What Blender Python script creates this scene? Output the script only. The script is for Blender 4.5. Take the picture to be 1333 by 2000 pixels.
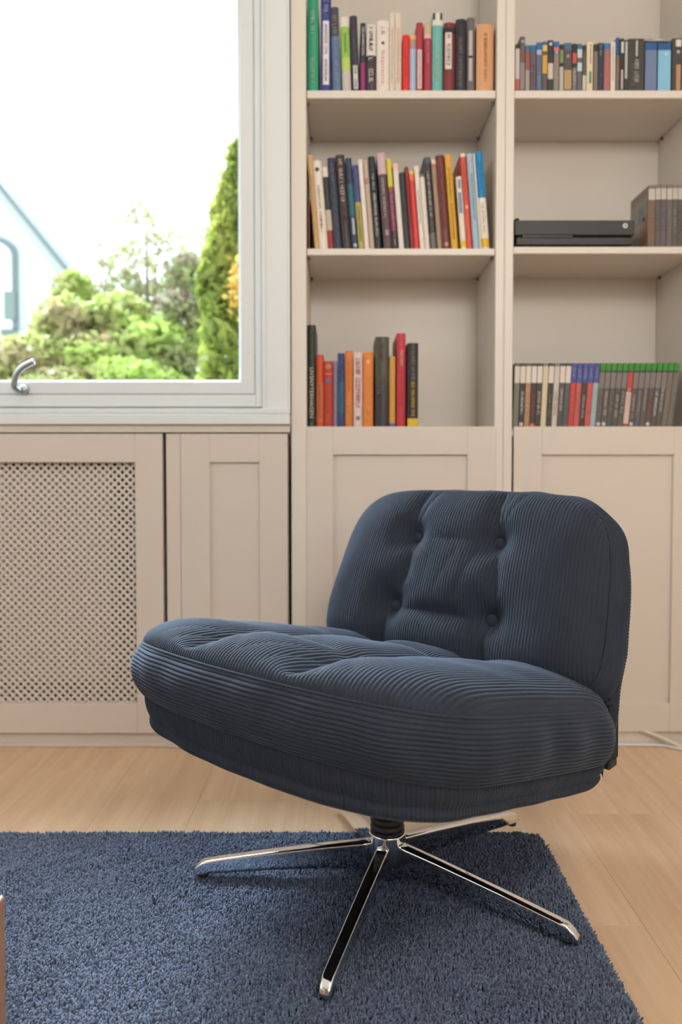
import bpy, bmesh, math, random
import numpy as np
from mathutils import Vector, Matrix

S = bpy.context.scene
C = S.collection
for o in list(bpy.data.objects):
    bpy.data.objects.remove(o)
random.seed(7)
rng = np.random.default_rng(7)

# ------------------------------------------------------------------ camera
CAM_H, PITCH, FPX, CY = 0.706, math.radians(2.0), 1500.0, 967.0
cd = bpy.data.cameras.new('camera')
cd.sensor_fit = 'VERTICAL'
cd.sensor_height = 36.0
cd.lens = FPX / 2000.0 * 36.0
cd.shift_y = -(1000.0 - CY) / 2000.0
cd.clip_start = 0.02
cd.dof.use_dof = True
cd.dof.focus_distance = 1.12
cd.dof.aperture_fstop = 3.5
cam = bpy.data.objects.new('camera', cd)
cam.location = (0, 0, CAM_H)
cam.rotation_euler = (math.pi / 2 - PITCH, 0, 0)
C.objects.link(cam)
S.camera = cam

# ------------------------------------------------------------------ world, sun, added fill lamps, exposure
w = bpy.data.worlds.new('overcast_sky')
S.world = w
w.use_nodes = True
bg = w.node_tree.nodes['Background']
bg.inputs[0].default_value = (0.86, 0.93, 1.0, 1)
bg.inputs[1].default_value = 2.4

def lamp(name, kind, loc, rot, energy, color, size=None, size_y=None, angle=None):
    d = bpy.data.lights.new(name, kind)
    d.energy = energy
    d.color = color
    if kind == 'AREA':
        d.shape = 'RECTANGLE'
        d.size = size
        d.size_y = size_y
    if angle is not None:
        d.angle = angle
    o = bpy.data.objects.new(name, d)
    o.location = loc
    o.rotation_euler = rot
    C.objects.link(o)
    return o

R = math.radians
# hazy sun behind thin cloud, up on the left beyond the window
sun = lamp('sun', 'SUN', (-4, 6, 7), (0, 0, 0), 28.0, (0.72, 0.86, 1.0), angle=R(42))
sun.rotation_euler = Vector((-0.50, 0.62, 0.74)).to_track_quat('Z', 'Y').to_euler()
# fill lamps added on the solid left and back walls, standing in for windows
lamp('left_window_stand_in', 'AREA', (-2.12, 0.10, 1.62), (0, R(-90), 0), 12, (0.80, 0.90, 1.0), 1.1, 1.9)
lamp('back_window_stand_in', 'AREA', (1.0, -2.42, 1.90), (R(90), 0, 0), 26, (1.0, 0.985, 0.96), 2.2, 0.9)
shelf_fill_lamp = lamp('shelf_fill', 'POINT', (0.50, -0.15, 1.78), (0, 0, 0), 38, (1.0, 0.955, 0.90))  # added point lamp without a fitting, brightens the upper shelves and bays
shelf_fill_lamp.data.shadow_soft_size = 0.20
portal = lamp('sky_portal', 'AREA', (-0.79, 2.02, 1.53), (R(-90), 0, 0), 1, (1, 1, 1), 1.16, 1.34)
portal.data.cycles.is_portal = True

S.cycles.max_bounces = 7
S.cycles.diffuse_bounces = 4
S.cycles.glossy_bounces = 4
S.cycles.transparent_max_bounces = 8
S.cycles.use_adaptive_sampling = True
S.cycles.adaptive_threshold = 0.07
S.cycles.adaptive_min_samples = 12
S.view_settings.view_transform = 'Standard'
S.view_settings.look = 'None'
S.view_settings.exposure = 0.0
S.view_settings.gamma = 1.0
S.view_settings.use_curve_mapping = False

# ------------------------------------------------------------------ helpers
def at(px, py, Y):
    """point of the photograph (px, py) on the vertical plane y = Y"""
    a = (px - 666.5) / FPX
    b = (CY - py) / FPX
    r = (a, math.cos(PITCH) + b * math.sin(PITCH), -math.sin(PITCH) + b * math.cos(PITCH))
    t = Y / r[1]
    return Vector((t * r[0], Y, CAM_H + t * r[2]))

def lin(c):
    return tuple((v / 255 / 12.92) if v / 255 <= 0.04045 else ((v / 255 + 0.055) / 1.055) ** 2.4 for v in c)

MATS = {}
def mat(name, col, rough=0.5, metal=0.0, spec=0.5, bump=None, vary=0.0, sheen=0.0):
    if name in MATS:
        return MATS[name]
    m = bpy.data.materials.new(name)
    m.use_nodes = True
    nt = m.node_tree
    p = nt.nodes['Principled BSDF']
    p.inputs['Base Color'].default_value = (*col, 1)
    p.inputs['Roughness'].default_value = rough
    p.inputs['Metallic'].default_value = metal
    p.inputs['Specular IOR Level'].default_value = spec
    if sheen:
        p.inputs['Sheen Weight'].default_value = sheen
        p.inputs['Sheen Roughness'].default_value = 0.5
    tc = nt.nodes.new('ShaderNodeTexCoord')
    if vary:
        n = nt.nodes.new('ShaderNodeTexNoise')
        n.inputs['Scale'].default_value = 9
        n.inputs['Detail'].default_value = 4
        nt.links.new(tc.outputs['Object'], n.inputs['Vector'])
        mx = nt.nodes.new('ShaderNodeMix')
        mx.data_type = 'RGBA'
        mx.inputs[6].default_value = (*[c * (1 - vary) for c in col], 1)
        mx.inputs[7].default_value = (*[min(1, c * (1 + vary)) for c in col], 1)
        nt.links.new(n.outputs['Fac'], mx.inputs[0])
        nt.links.new(mx.outputs[2], p.inputs['Base Color'])
    if bump:
        n2 = nt.nodes.new('ShaderNodeTexNoise')
        n2.inputs['Scale'].default_value = bump[0]
        n2.inputs['Detail'].default_value = 3
        nt.links.new(tc.outputs['Object'], n2.inputs['Vector'])
        b = nt.nodes.new('ShaderNodeBump')
        b.inputs['Strength'].default_value = bump[1]
        b.inputs['Distance'].default_value = 0.002
        nt.links.new(n2.outputs['Fac'], b.inputs['Height'])
        nt.links.new(b.outputs['Normal'], p.inputs['Normal'])
    MATS[name] = m
    return m

def cmat(rgb, rough=0.45):
    """printed paper / plastic of one colour given as display rgb"""
    return mat('print_%d_%d_%d_%d' % (*rgb, int(rough * 100)), lin(rgb), rough, vary=0.06)

def tag(o, label=None, cat=None, group=None, kind=None):
    if label: o['label'] = label
    if cat: o['category'] = cat
    if group: o['group'] = group
    if kind: o['kind'] = kind
    return o

def link(name, me, m, parent=None, loc=(0, 0, 0), smooth=False):
    o = bpy.data.objects.new(name, me)
    if m is not None and len(me.materials) == 0:
        me.materials.append(m)
    C.objects.link(o)
    o.location = loc
    if parent is not None:
        o.parent = parent
    if smooth:
        me.polygons.foreach_set('use_smooth', [True] * len(me.polygons))
    return o

def empty(name, loc=(0, 0, 0), rz=0.0, parent=None):
    o = bpy.data.objects.new(name, None)
    o.location = loc
    o.rotation_euler = (0, 0, rz)
    o.empty_display_size = 0.05
    C.objects.link(o)
    if parent: o.parent = parent
    return o

def root_loc(p):
    v = Vector((0, 0, 0))
    while p is not None:
        v += p.location
        p = p.parent
    return v

def boxmesh(x0, x1, y0, y1, z0, z1, bev=0.0, seg=1):
    bm = bmesh.new()
    vs = [bm.verts.new(v) for v in ((x0, y0, z0), (x1, y0, z0), (x1, y1, z0), (x0, y1, z0), (x0, y0, z1), (x1, y0, z1), (x1, y1, z1), (x0, y1, z1))]
    for f in ((3, 2, 1, 0), (4, 5, 6, 7), (0, 1, 5, 4), (1, 2, 6, 5), (2, 3, 7, 6), (3, 0, 4, 7)):
        bm.faces.new([vs[i] for i in f])
    if bev > 0:
        bmesh.ops.bevel(bm, geom=list(bm.edges), offset=bev, segments=seg, affect='EDGES', profile=0.5)
    me = bpy.data.meshes.new('part')
    bm.to_mesh(me)
    bm.free()
    return me

def box(name, x0, x1, y0, y1, z0, z1, m, parent=None, bev=0.0015, local=False, seg=1):
    """box given in world coordinates (or in its parent's when local)"""
    off = Vector((0, 0, 0)) if local or parent is None else root_loc(parent)
    me = boxmesh(x0 - off.x, x1 - off.x, y0 - off.y, y1 - off.y, z0 - off.z, z1 - off.z, bev, seg)
    me.name = name
    return link(name, me, m, parent)

def meshnp(name, verts, faces_list):
    """verts (n,3); faces_list = list of int arrays (k,3) or (k,4)"""
    me = bpy.data.meshes.new(name)
    verts = np.asarray(verts, np.float32).reshape(-1, 3)
    me.vertices.add(len(verts))
    me.vertices.foreach_set('co', verts.ravel())
    loops = np.concatenate([f.ravel() for f in faces_list]).astype(np.int32)
    tot = np.concatenate([np.full(len(f), f.shape[1], np.int32) for f in faces_list])
    start = np.concatenate([[0], np.cumsum(tot)[:-1]]).astype(np.int32)
    me.loops.add(len(loops))
    me.loops.foreach_set('vertex_index', loops)
    me.polygons.add(len(tot))
    me.polygons.foreach_set('loop_start', start)
    me.polygons.foreach_set('loop_total', tot)
    me.update(calc_edges=True)
    me.validate()
    return me

def gridfaces(n, m, wrap_n=False, wrap_m=False, base=0):
    i = np.arange(n if wrap_n else n - 1)
    j = np.arange(m if wrap_m else m - 1)
    I, J = np.meshgrid(i, j, indexing='ij')
    I2, J2 = (I + 1) % n, (J + 1) % m
    return (base + np.stack([I * m + J, I2 * m + J, I2 * m + J2, I * m + J2], -1)).reshape(-1, 4)

def tube(name, pts, r, m, parent=None, sides=10, closed=False, radii=None):
    """round bar through points (world, or local when the parent is rotated)"""
    P = np.array(pts, float)
    n = len(P)
    T = np.gradient(P, axis=0)
    T /= np.linalg.norm(T, axis=1)[:, None] + 1e-12
    up = np.array([0.13, 0.21, 0.97])
    verts = []
    for i in range(n):
        a = np.cross(T[i], up); a /= np.linalg.norm(a) + 1e-12
        b = np.cross(T[i], a)
        rr = radii[i] if radii is not None else r
        for k in range(sides):
            t = 2 * math.pi * k / sides
            verts.append(P[i] + rr * (math.cos(t) * a + math.sin(t) * b))
    f = [gridfaces(n, sides, closed, True)]
    me = meshnp(name, verts, f)
    if not closed:
        bm = bmesh.new(); bm.from_mesh(me); bm.verts.ensure_lookup_table()
        bm.faces.new([bm.verts[k] for k in range(sides)])
        bm.faces.new([bm.verts[(n - 1) * sides + k] for k in reversed(range(sides))])
        bm.to_mesh(me); bm.free()
    return link(name, me, m, parent, smooth=True)

def spline(ctrl, n=40):
    """Catmull-Rom through control points"""
    P = [np.array(p, float) for p in ctrl]
    P = [2 * P[0] - P[1]] + P + [2 * P[-1] - P[-2]]
    out = []
    segs = len(P) - 3
    for i in range(segs):
        for k in range(n):
            t = k / n
            a, b, c, d = P[i:i + 4]
            out.append(0.5 * (2 * b + (c - a) * t + (2 * a - 5 * b + 4 * c - d) * t * t + (3 * b - a - 3 * c + d) * t ** 3))
    out.append(P[-2])
    return out

def lathe(name, prof, m, parent=None, sides=40, loc=(0, 0, 0)):
    verts = [(r * math.cos(2 * math.pi * k / sides), r * math.sin(2 * math.pi * k / sides), z) for r, z in prof for k in range(sides)]
    me = meshnp(name, verts, [gridfaces(len(prof), sides, False, True)])
    bm = bmesh.new(); bm.from_mesh(me); bm.verts.ensure_lookup_table()
    bm.faces.new([bm.verts[k] for k in reversed(range(sides))])
    bm.faces.new([bm.verts[(len(prof) - 1) * sides + k] for k in range(sides)])
    bmesh.ops.recalc_face_normals(bm, faces=bm.faces)
    bm.to_mesh(me); bm.free()
    o = link(name, me, m, parent, loc)
    me.polygons.foreach_set('use_smooth', [len(p.vertices) == 4 for p in me.polygons])
    return o

# ------------------------------------------------------------------ materials of the room
M_BEIGE = mat('warm_greige_paint', (0.68, 0.60, 0.528), 0.42, bump=(60, 0.04))
M_CASE = mat('off_white_bookcase_paint', (0.75, 0.685, 0.605), 0.42, bump=(60, 0.04))
M_DOOR = mat('door_paint', (0.70, 0.625, 0.55), 0.42, bump=(60, 0.04))
M_WHITE = mat('white_window_paint', (0.755, 0.78, 0.79), 0.35, bump=(45, 0.03))
M_WALL = mat('matt_wall_paint', (0.80, 0.78, 0.74), 0.8, bump=(120, 0.1))
M_CEIL = mat('ceiling_paint', (0.86, 0.85, 0.83), 0.85, bump=(120, 0.08))
M_CHROME = mat('polished_chrome', (0.86, 0.87, 0.88), 0.045, 1.0)
M_STEEL = mat('brushed_steel', (0.42, 0.46, 0.48), 0.28, 1.0)
M_BLACK = mat('black_plastic', (0.012, 0.012, 0.013), 0.35)
M_DARKFAB = mat('black_lining_fabric', (0.012, 0.014, 0.018), 0.9, bump=(400, 0.3))
M_PAGES = mat('book_pages', (0.78, 0.70, 0.58), 0.8, bump=(300, 0.2))
M_CABLE = mat('cream_cable', (0.74, 0.66, 0.56), 0.45)

def wood_material(name, c1, c2, scale=1.0, rough=0.42):
    m = bpy.data.materials.new(name)
    m.use_nodes = True
    nt = m.node_tree
    p = nt.nodes['Principled BSDF']
    tc = nt.nodes.new('ShaderNodeTexCoord')
    oi = nt.nodes.new('ShaderNodeObjectInfo')
    add = nt.nodes.new('ShaderNodeVectorMath'); add.operation = 'ADD'
    mul = nt.nodes.new('ShaderNodeVectorMath'); mul.operation = 'SCALE'
    mul.inputs[3].default_value = 13.7
    comb = nt.nodes.new('ShaderNodeCombineXYZ')
    for k in range(3):
        nt.links.new(oi.outputs['Random'], comb.inputs[k])
    nt.links.new(comb.outputs[0], mul.inputs[0])
    nt.links.new(tc.outputs['Object'], add.inputs[0])
    nt.links.new(mul.outputs[0], add.inputs[1])
    mp = nt.nodes.new('ShaderNodeMapping')
    mp.inputs['Scale'].default_value = (14 * scale, 0.9 * scale, 14 * scale)
    nt.links.new(add.outputs[0], mp.inputs['Vector'])
    n1 = nt.nodes.new('ShaderNodeTexNoise')
    n1.inputs['Scale'].default_value = 2.2
    n1.inputs['Detail'].default_value = 7
    n1.inputs['Roughness'].default_value = 0.6
    n1.inputs['Distortion'].default_value = 0.7
    nt.links.new(mp.outputs[0], n1.inputs['Vector'])
    mp2 = nt.nodes.new('ShaderNodeMapping')
    mp2.inputs['Scale'].default_value = (160 * scale, 5 * scale, 160 * scale)
    nt.links.new(add.outputs[0], mp2.inputs['Vector'])
    n2 = nt.nodes.new('ShaderNodeTexNoise')
    n2.inputs['Scale'].default_value = 2
    n2.inputs['Detail'].default_value = 3
    nt.links.new(mp2.outputs[0], n2.inputs['Vector'])
    mm = nt.nodes.new('ShaderNodeMath'); mm.operation = 'MULTIPLY_ADD'
    mm.inputs[1].default_value = 0.28
    nt.links.new(n2.outputs['Fac'], mm.inputs[0])
    nt.links.new(n1.outputs['Fac'], mm.inputs[2])
    m3 = nt.nodes.new('ShaderNodeMath'); m3.operation = 'MULTIPLY_ADD'
    m3.inputs[1].default_value = 0.22
    nt.links.new(oi.outputs['Random'], m3.inputs[0])
    nt.links.new(mm.outputs[0], m3.inputs[2])
    cr = nt.nodes.new('ShaderNodeValToRGB')
    cr.color_ramp.elements[0].position = 0.38
    cr.color_ramp.elements[0].color = (*c1, 1)
    cr.color_ramp.elements[1].position = 0.98
    cr.color_ramp.elements[1].color = (*c2, 1)
    nt.links.new(m3.outputs[0], cr.inputs[0])
    nt.links.new(cr.outputs[0], p.inputs['Base Color'])
    p.inputs['Roughness'].default_value = rough
    b = nt.nodes.new('ShaderNodeBump')
    b.inputs['Strength'].default_value = 0.08
    b.inputs['Distance'].default_value = 0.001
    nt.links.new(n2.outputs['Fac'], b.inputs['Height'])
    nt.links.new(b.outputs[0], p.inputs['Normal'])
    return m

M_OAK = wood_material('light_oak_laminate', (0.60, 0.385, 0.23), (0.80, 0.57, 0.37))
M_CRATE = wood_material('warm_brown_wood', (0.30, 0.16, 0.09), (0.46, 0.28, 0.17))

def glass_material():
    m = bpy.data.materials.new('clear_window_glass')
    m.use_nodes = True
    nt = m.node_tree
    nt.nodes.clear()
    out = nt.nodes.new('ShaderNodeOutputMaterial')
    tr = nt.nodes.new('ShaderNodeBsdfTransparent')
    tr.inputs[0].default_value = (0.99, 0.995, 0.99, 1)
    gl = nt.nodes.new('ShaderNodeBsdfGlossy')
    gl.inputs['Roughness'].default_value = 0.02
    fr = nt.nodes.new('ShaderNodeFresnel'); fr.inputs[0].default_value = 1.45
    mx = nt.nodes.new('ShaderNodeMixShader')
    ge = nt.nodes.new('ShaderNodeNewGeometry')
    inv = nt.nodes.new('ShaderNodeMath'); inv.operation = 'SUBTRACT'; inv.inputs[0].default_value = 1.0
    nt.links.new(ge.outputs['Backfacing'], inv.inputs[1])
    mu = nt.nodes.new('ShaderNodeMath'); mu.operation = 'MULTIPLY'
    nt.links.new(fr.outputs[0], mu.inputs[0]); nt.links.new(inv.outputs[0], mu.inputs[1])
    nt.links.new(mu.outputs[0], mx.inputs[0])
    nt.links.new(tr.outputs[0], mx.inputs[1])
    nt.links.new(gl.outputs[0], mx.inputs[2])
    nt.links.new(mx.outputs[0], out.inputs[0])
    return m
M_GLASS = glass_material()

# ------------------------------------------------------------------ room shell
YF = 1.923                     # front plane of the bookcases
XL, XR, YB, ZC = -2.15, 2.3, -2.45, 2.42
YW = YF + 0.10                 # inner face of the window wall

def struct(o): return tag(o, kind='structure')

floor = struct(box('floor', XL - 0.2, XR + 0.2, YB - 0.2, YW + 0.25, -0.13, -0.012, M_OAK, bev=0))
# planks of the floor, running away from the camera
PW, PL = 0.193, 1.285
pmesh = {}
seam_x = 0.468
ci = 0
for ix in range(-11, 10):
    x0 = seam_x + ix * PW
    if x0 < XL or x0 + PW > XR: continue
    off = {-1: 1.164, 0: 1.546, -2: 0.62, 1: 0.80}.get(ix, ((ix * 0.437) % 1.0) * PL)
    while off > -0.2: off -= PL
    y = off
    while y < YW:
        y0, y1 = max(y, -0.6), min(y + PL, YF + 0.30)
        if y1 - y0 > 0.02:
            L = round(y1 - y0, 4)
            if L not in pmesh:
                pmesh[L] = boxmesh(0.00012, PW - 0.00012, 0.00012, L - 0.00012, -0.012, 0.0, 0.0003)
                pmesh[L].name = 'plank'
            link('plank', pmesh[L], M_OAK, floor, (x0, y0, 0))
        y += PL

struct(box('ceiling', XL - 0.2, XR + 0.2, YB - 0.2, YW + 0.25, ZC, ZC + 0.12, M_CEIL, bev=0))
struct(box('wall_right', XR, XR + 0.15, YB - 0.2, YW + 0.25, -0.02, ZC, M_WALL, bev=0))

def wall_parts(name, rects, axis, c0, c1, m=None):
    """a wall around an opening: one mesh of slabs; rects in (along, z)"""
    bm = bmesh.new()
    for a0, a1, z0, z1 in rects:
        me = boxmesh(a0, a1, c0, c1, z0, z1) if axis == 'x' else boxmesh(c0, c1, a0, a1, z0, z1)
        bm.from_mesh(me)
        bpy.data.meshes.remove(me)
    me = bpy.data.meshes.new(name)
    bm.to_mesh(me); bm.free()
    return struct(link(name, me, m or M_WALL))

# left wall, and the wall behind the camera coloured dark to cut bounced light
M_WALL2 = mat('brown_grey_bounce_cut', (0.30, 0.26, 0.22), 0.8, bump=(120, 0.1))
wall_parts('wall_left', [(YB - 0.2, YW + 0.25, -0.02, ZC)], 'y', XL - 0.18, XL)
wall_parts('wall_back', [(XL, XR, -0.02, ZC)], 'x', YB - 0.18, YB, M_WALL2)

# ------------------------------------------------------------------ window wall and window
WX1 = at(497, 400, YF + 0.02).x       # right edge of the sash
CX1 = at(567, 400, YF).x              # right edge of the casing
WX0 = -1.36
win_z0 = at(300, 797, YF).z
WTOP = 2.22
wall_parts('wall_front', [(XL, WX0 - 0.05, -0.02, ZC), (WX1 + 0.05, XR, -0.02, ZC), (WX0 - 0.05, WX1 + 0.05, -0.02, win_z0 - 0.01), (WX0 - 0.05, WX1 + 0.05, WTOP + 0.03, ZC)], 'x', YF + 0.285, YF + 0.43)

win = empty('window_1', ((WX0 + WX1) / 2, YF + 0.05, win_z0))
struct(win)
tag(win, 'white painted casement window looking onto the garden')
ys0, ys1 = YF + 0.012, YF + 0.070      # sash depth
def W(px, py, Y): return at(px, py, Y)
gx1 = W(468, 400, ys0).x; sx1 = W(497, 400, ys0).x
gz0 = W(300, 744, ys0).z; sz0 = W(300, 770, ys0).z
sx0, gx0 = WX0, WX0 + (sx1 - gx1)
sash = box('sash_rail', sx0, sx1, ys0, ys1, sz0, gz0, M_WHITE, win, 0.003)
box('sash_rail', sx0, sx1, ys0, ys1, WTOP - 0.06, WTOP, M_WHITE, win, 0.003)
box('sash_stile', gx1, sx1, ys0 - 0.0004, ys1, sz0 + 0.0006, WTOP, M_WHITE, win, 0.003)
box('sash_stile', sx0, gx0, ys0 - 0.0004, ys1, sz0 + 0.0006, WTOP, M_WHITE, win, 0.003)
# glazing bead and pane
box('glazing_bead', gx1 - 0.006, gx1 + 0.001, ys0 + 0.02, ys1, gz0, WTOP - 0.06, M_WHITE, win, 0.001)
box('glazing_bead', gx0, gx1, ys0 + 0.02, ys1, gz0 - 0.001, gz0 + 0.005, M_WHITE, win, 0.001)
box('pane', gx0, gx1, ys0 + 0.034, ys0 + 0.038, gz0 - 0.004, WTOP - 0.055, M_GLASS, win, 0)
# fixed frame around the sash
fx1 = W(514, 400, YF + 0.006).x
fz0 = W(300, 795, YF + 0.006).z
box('frame_jamb', sx1 + 0.0012, fx1, YF + 0.006, YF + 0.12, fz0, WTOP + 0.04, M_WHITE, win, 0.002)
box('frame_jamb', WX0 - 0.03, WX0 - 0.0012, YF + 0.006, YF + 0.12, fz0, WTOP + 0.04, M_WHITE, win, 0.002)
box('frame_sill', WX0 - 0.003, sx1 + 0.003, YF + 0.008, YF + 0.12, fz0, sz0 - 0.0012, M_WHITE, win, 0.003)
box('frame_head', WX0 - 0.003, sx1 + 0.003, YF + 0.008, YF + 0.12, WTOP + 0.003, WTOP + 0.04, M_WHITE, win, 0.002)
# lining boards between the frame and the outer wall
box('lining', WX0 - 0.045, fx1 + 0.02, YF + 0.121, YF + 0.284, win_z0 - 0.03, win_z0 - 0.002, M_WHITE, win, 0)
box('lining', WX0 - 0.045, fx1 + 0.02, YF + 0.121, YF + 0.284, WTOP + 0.015, WTOP + 0.04, M_WHITE, win, 0)
box('lining', fx1 - 0.005, fx1 + 0.02, YF + 0.121, YF + 0.284, win_z0 - 0.002, WTOP + 0.015, M_WHITE, win, 0)
box('lining', WX0 - 0.045, WX0 - 0.02, YF + 0.121, YF + 0.284, win_z0 - 0.002, WTOP + 0.015, M_WHITE, win, 0)
# casing with a rounded inner bead
cz0 = W(300, 806, YF - 0.004).z
box('casing', fx1, CX1, YF - 0.004, YF + 0.05, cz0, ZC - 0.02, M_WHITE, win, 0.0015)
box('casing_bead', fx1 - 0.002, fx1 + 0.006, YF - 0.010, YF + 0.02, cz0, ZC - 0.02, M_WHITE, win, 0.003, seg=3)
box('casing_bead', CX1 - 0.006, CX1, YF - 0.008, YF + 0.02, cz0, ZC - 0.02, M_WHITE, win, 0.002, seg=2)
box('casing', WX0 - 0.10, WX0 - 0.03, YF - 0.004, YF + 0.05, cz0, ZC - 0.02, M_WHITE, win, 0.0015)
# window board
szt = W(300, 797, YF - 0.02).z; szm = W(300, 808, YF - 0.02).z; szb = W(300, 829, YF - 0.02).z
box('sill_nosing', XL + 0.01, CX1, YF - 0.016, YF + 0.14, szm, szt, M_WHITE, win, 0.003, seg=2)
box('sill_apron', XL + 0.01, CX1, YF - 0.022, YF + 0.04, szb, szm - 0.0006, M_WHITE, win, 0.002)
# chrome lever handle on the bottom rail
hp = W(48, 762, ys0)
hb = lathe('handle_base', [(0.011, 0), (0.013, 0.003), (0.012, 0.010), (0.009, 0.016), (0.004, 0.018)], M_STEEL, win, 24)
hb.location = Vector((hp.x, ys0 + 0.001, hp.z)) - root_loc(win)
hb.rotation_euler = (R(90), 0, 0)
lp = []
for px, py, dy in [(44, 765, 0.018), (38, 757, 0.030), (42, 738, 0.034), (55, 722, 0.036), (78, 710, 0.037)]:
    q = W(px, py, ys0) + Vector((0, -dy, 0)) - root_loc(win)
    lp.append(q)
pts = spline(lp, 10)
tube('handle_lever', pts, 0.005, M_STEEL, win, 12, radii=[0.0078 - 0.0018 * abs(i / len(pts) - 0.55) for i in range(len(pts))])
tube('handle_neck', [Vector((hp.x - 0.004, ys0, hp.z)) - root_loc(win), Vector((hp.x - 0.006, ys0 - 0.022, hp.z - 0.002)) - root_loc(win)], 0.006, M_STEEL, win, 12)

# ------------------------------------------------------------------ cabinets below the window
YC = YF - 0.010                # door face
cab_top = at(200, 847, YC).z
rail_z1 = at(200, 903, YC).z
rail_z0 = at(200, 1375, YC).z
cab_bot = at(200, 1432, YC).z
apz = at(200, 832, YC).z
struct(box('trim_1', XL + 0.01, CX1 - 0.001, YC - 0.002, YF + 0.05, cab_top + 0.003, szb - 0.0005, M_BEIGE, bev=0.001))
x319 = at(319, 1100, YC).x; x265 = at(265, 1100, YC).x
cov_x0 = -1.62
cover = empty('radiator_cover', ((cov_x0 + x319) / 2, YC, cab_bot))
tag(cover, 'painted radiator cover with a diamond lattice panel below the window', 'radiator cover')
sw = x319 - x265
box('stile', x265, x319, YC, YC + 0.018, cab_bot, cab_top, M_BEIGE, cover)
box('stile', cov_x0, cov_x0 + sw, YC, YC + 0.018, cab_bot, cab_top, M_BEIGE, cover)
box('rail', cov_x0 + sw, x265, YC + 0.0003, YC + 0.018, rail_z1, cab_top, M_BEIGE, cover, 0.001)
box('rail', cov_x0 + sw, x265, YC + 0.0003, YC + 0.018, cab_bot, rail_z0, M_BEIGE, cover, 0.001)

def lattice(x0, x1, z0, z1, y, th, pitch, hole):
    """perforated board: square holes standing on a corner"""
    nx = int((x1 - x0) / pitch) + 1
    nz = int((z1 - z0) / (pitch / 2)) + 1
    V, F = [], []
    h = pitch / 2
    def add(cx, cz):
        b = len(V)
        outer = [(cx, cz - h), (cx + h, cz), (cx, cz + h), (cx - h, cz)]
        k = hole * h
        inner = []
        for a in range(8):                       # slightly rounded diamond
            t = math.pi / 4 * a - math.pi / 2
            r = k if a % 2 == 0 else k * 0.76
            inner.append((cx + r * math.cos(t), cz + r * math.sin(t)))
        for yy in (y, y + th):
            for p in outer: V.append((p[0], yy, p[1]))
            for p in inner: V.append((p[0], yy, p[1]))
        for i in range(4):
            j = (i + 1) % 4
            a0, a1, a2 = b + 4 + 2 * i, b + 4 + (2 * i + 1) % 8, b + 4 + (2 * i + 2) % 8
            F.append((b + i, b + j, a1)); F.append((b + i, a1, a0)); F.append((b + j, a2, a1))
        for i in range(8):
            j = (i + 1) % 8
            F.append((b + 4 + i, b + 4 + j, b + 16 + j)); F.append((b + 4 + i, b + 16 + j, b + 16 + i))
    for r in range(nz + 1):
        cz = z0 + r * h
        ox = h if r % 2 else 0
        for c in range(nx + 1):
            add(x1 - c * pitch - ox, cz)
    return meshnp('lattice_panel', V, [np.array(F)])
pitch = 15.25 / FPX * (YC + 0.01)
lat = lattice(cov_x0 + sw - 0.004, x265 + 0.003, rail_z0 - 0.004, rail_z1 + 0.004, 0, 0.004, pitch, 0.54)
lo = link('lattice_panel', lat, M_BEIGE, cover)
lo.location = Vector((0, YC + 0.0185, 0)) - root_loc(cover)

# radiator behind the lattice
rx1 = at(222, 1100, YC + 0.07).x
rz1 = at(100, 917, YC + 0.07).z; rz0 = at(100, 1328, YC + 0.07).z
rad = empty('radiator', (-0.98, YC + 0.09, rz0))
tag(rad, 'flat white panel radiator behind the diamond lattice', 'radiator')
M_RAD = mat('radiator_enamel', (0.80, 0.77, 0.72), 0.4)
box('panel', -1.5, rx1, YC + 0.050, YC + 0.062, rz0, rz1, M_RAD, rad, 0.004)
for i in range(14):
    xx = -1.46 + i * (rx1 + 1.42) / 13.0
    box('flute', xx - 0.012, xx + 0.012, YC + 0.046, YC + 0.051, rz0 + 0.03, rz1 - 0.03, M_RAD, rad, 0.002)
box('rear_panel', -1.5, rx1, YC + 0.100, YC + 0.112, rz0, rz1, M_RAD, rad, 0.004)
for i in (0, 1):
    box('bracket', -1.3 + i * 0.6, -1.27 + i * 0.6, YC + 0.062, YF + 0.283, rz0 + 0.1, rz1 - 0.1, M_RAD, rad, 0.001)
box('pipe', rx1 - 0.06, rx1 - 0.045, YC + 0.07, YC + 0.085, 0.0, rz0 + 0.02, M_RAD, rad, 0.005, seg=3)

# narrow cabinet right of it
x325 = at(326, 1100, YC).x; x354 = at(354, 1100, YC).x; x563 = at(562.5, 1100, YC).x
x410 = at(411, 1100, YC).x; x508 = at(507, 1100, YC).x
nc = empty('narrow_cabinet', ((x325 + x563) / 2, YC, 0))
tag(nc, 'narrow painted cabinet with one recessed panel door beside the lattice cover', 'cabinet')
box('side_post', x325, x354 - 0.0006, YC + 0.0015, YC + 0.04, 0.001, cab_top, M_BEIGE, nc, 0.001)
door = box('door', x410 - 0.005, x508 + 0.005, YC + 0.008, YC + 0.020, cab_bot + 0.02, cab_top - 0.01, M_BEIGE, nc, 0)
box('stile', x354 + 0.0004, x410, YC, YC + 0.02, cab_bot, cab_top, M_BEIGE, door, 0.0012)
box('stile', x508, x563, YC, YC + 0.02, cab_bot, cab_top, M_BEIGE, door, 0.0012)
box('rail', x410, x508, YC + 0.0003, YC + 0.02, at(460, 903, YC).z, cab_top, M_BEIGE, door, 0.0008)
box('rail', x410, x508, YC + 0.0003, YC + 0.02, cab_bot, cab_bot + 0.075, M_BEIGE, door, 0.0008)
box('carcass', x325 + 0.002, x563, YC + 0.045, YF + 0.26, cab_bot, cab_top - 0.004, M_BEIGE, nc, 0)
struct(box('baseboard_left', XL + 0.01, x325 - 0.001, YC + 0.014, YC + 0.032, 0.0005, cab_bot - 0.002, M_BEIGE, bev=0.001))
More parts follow.
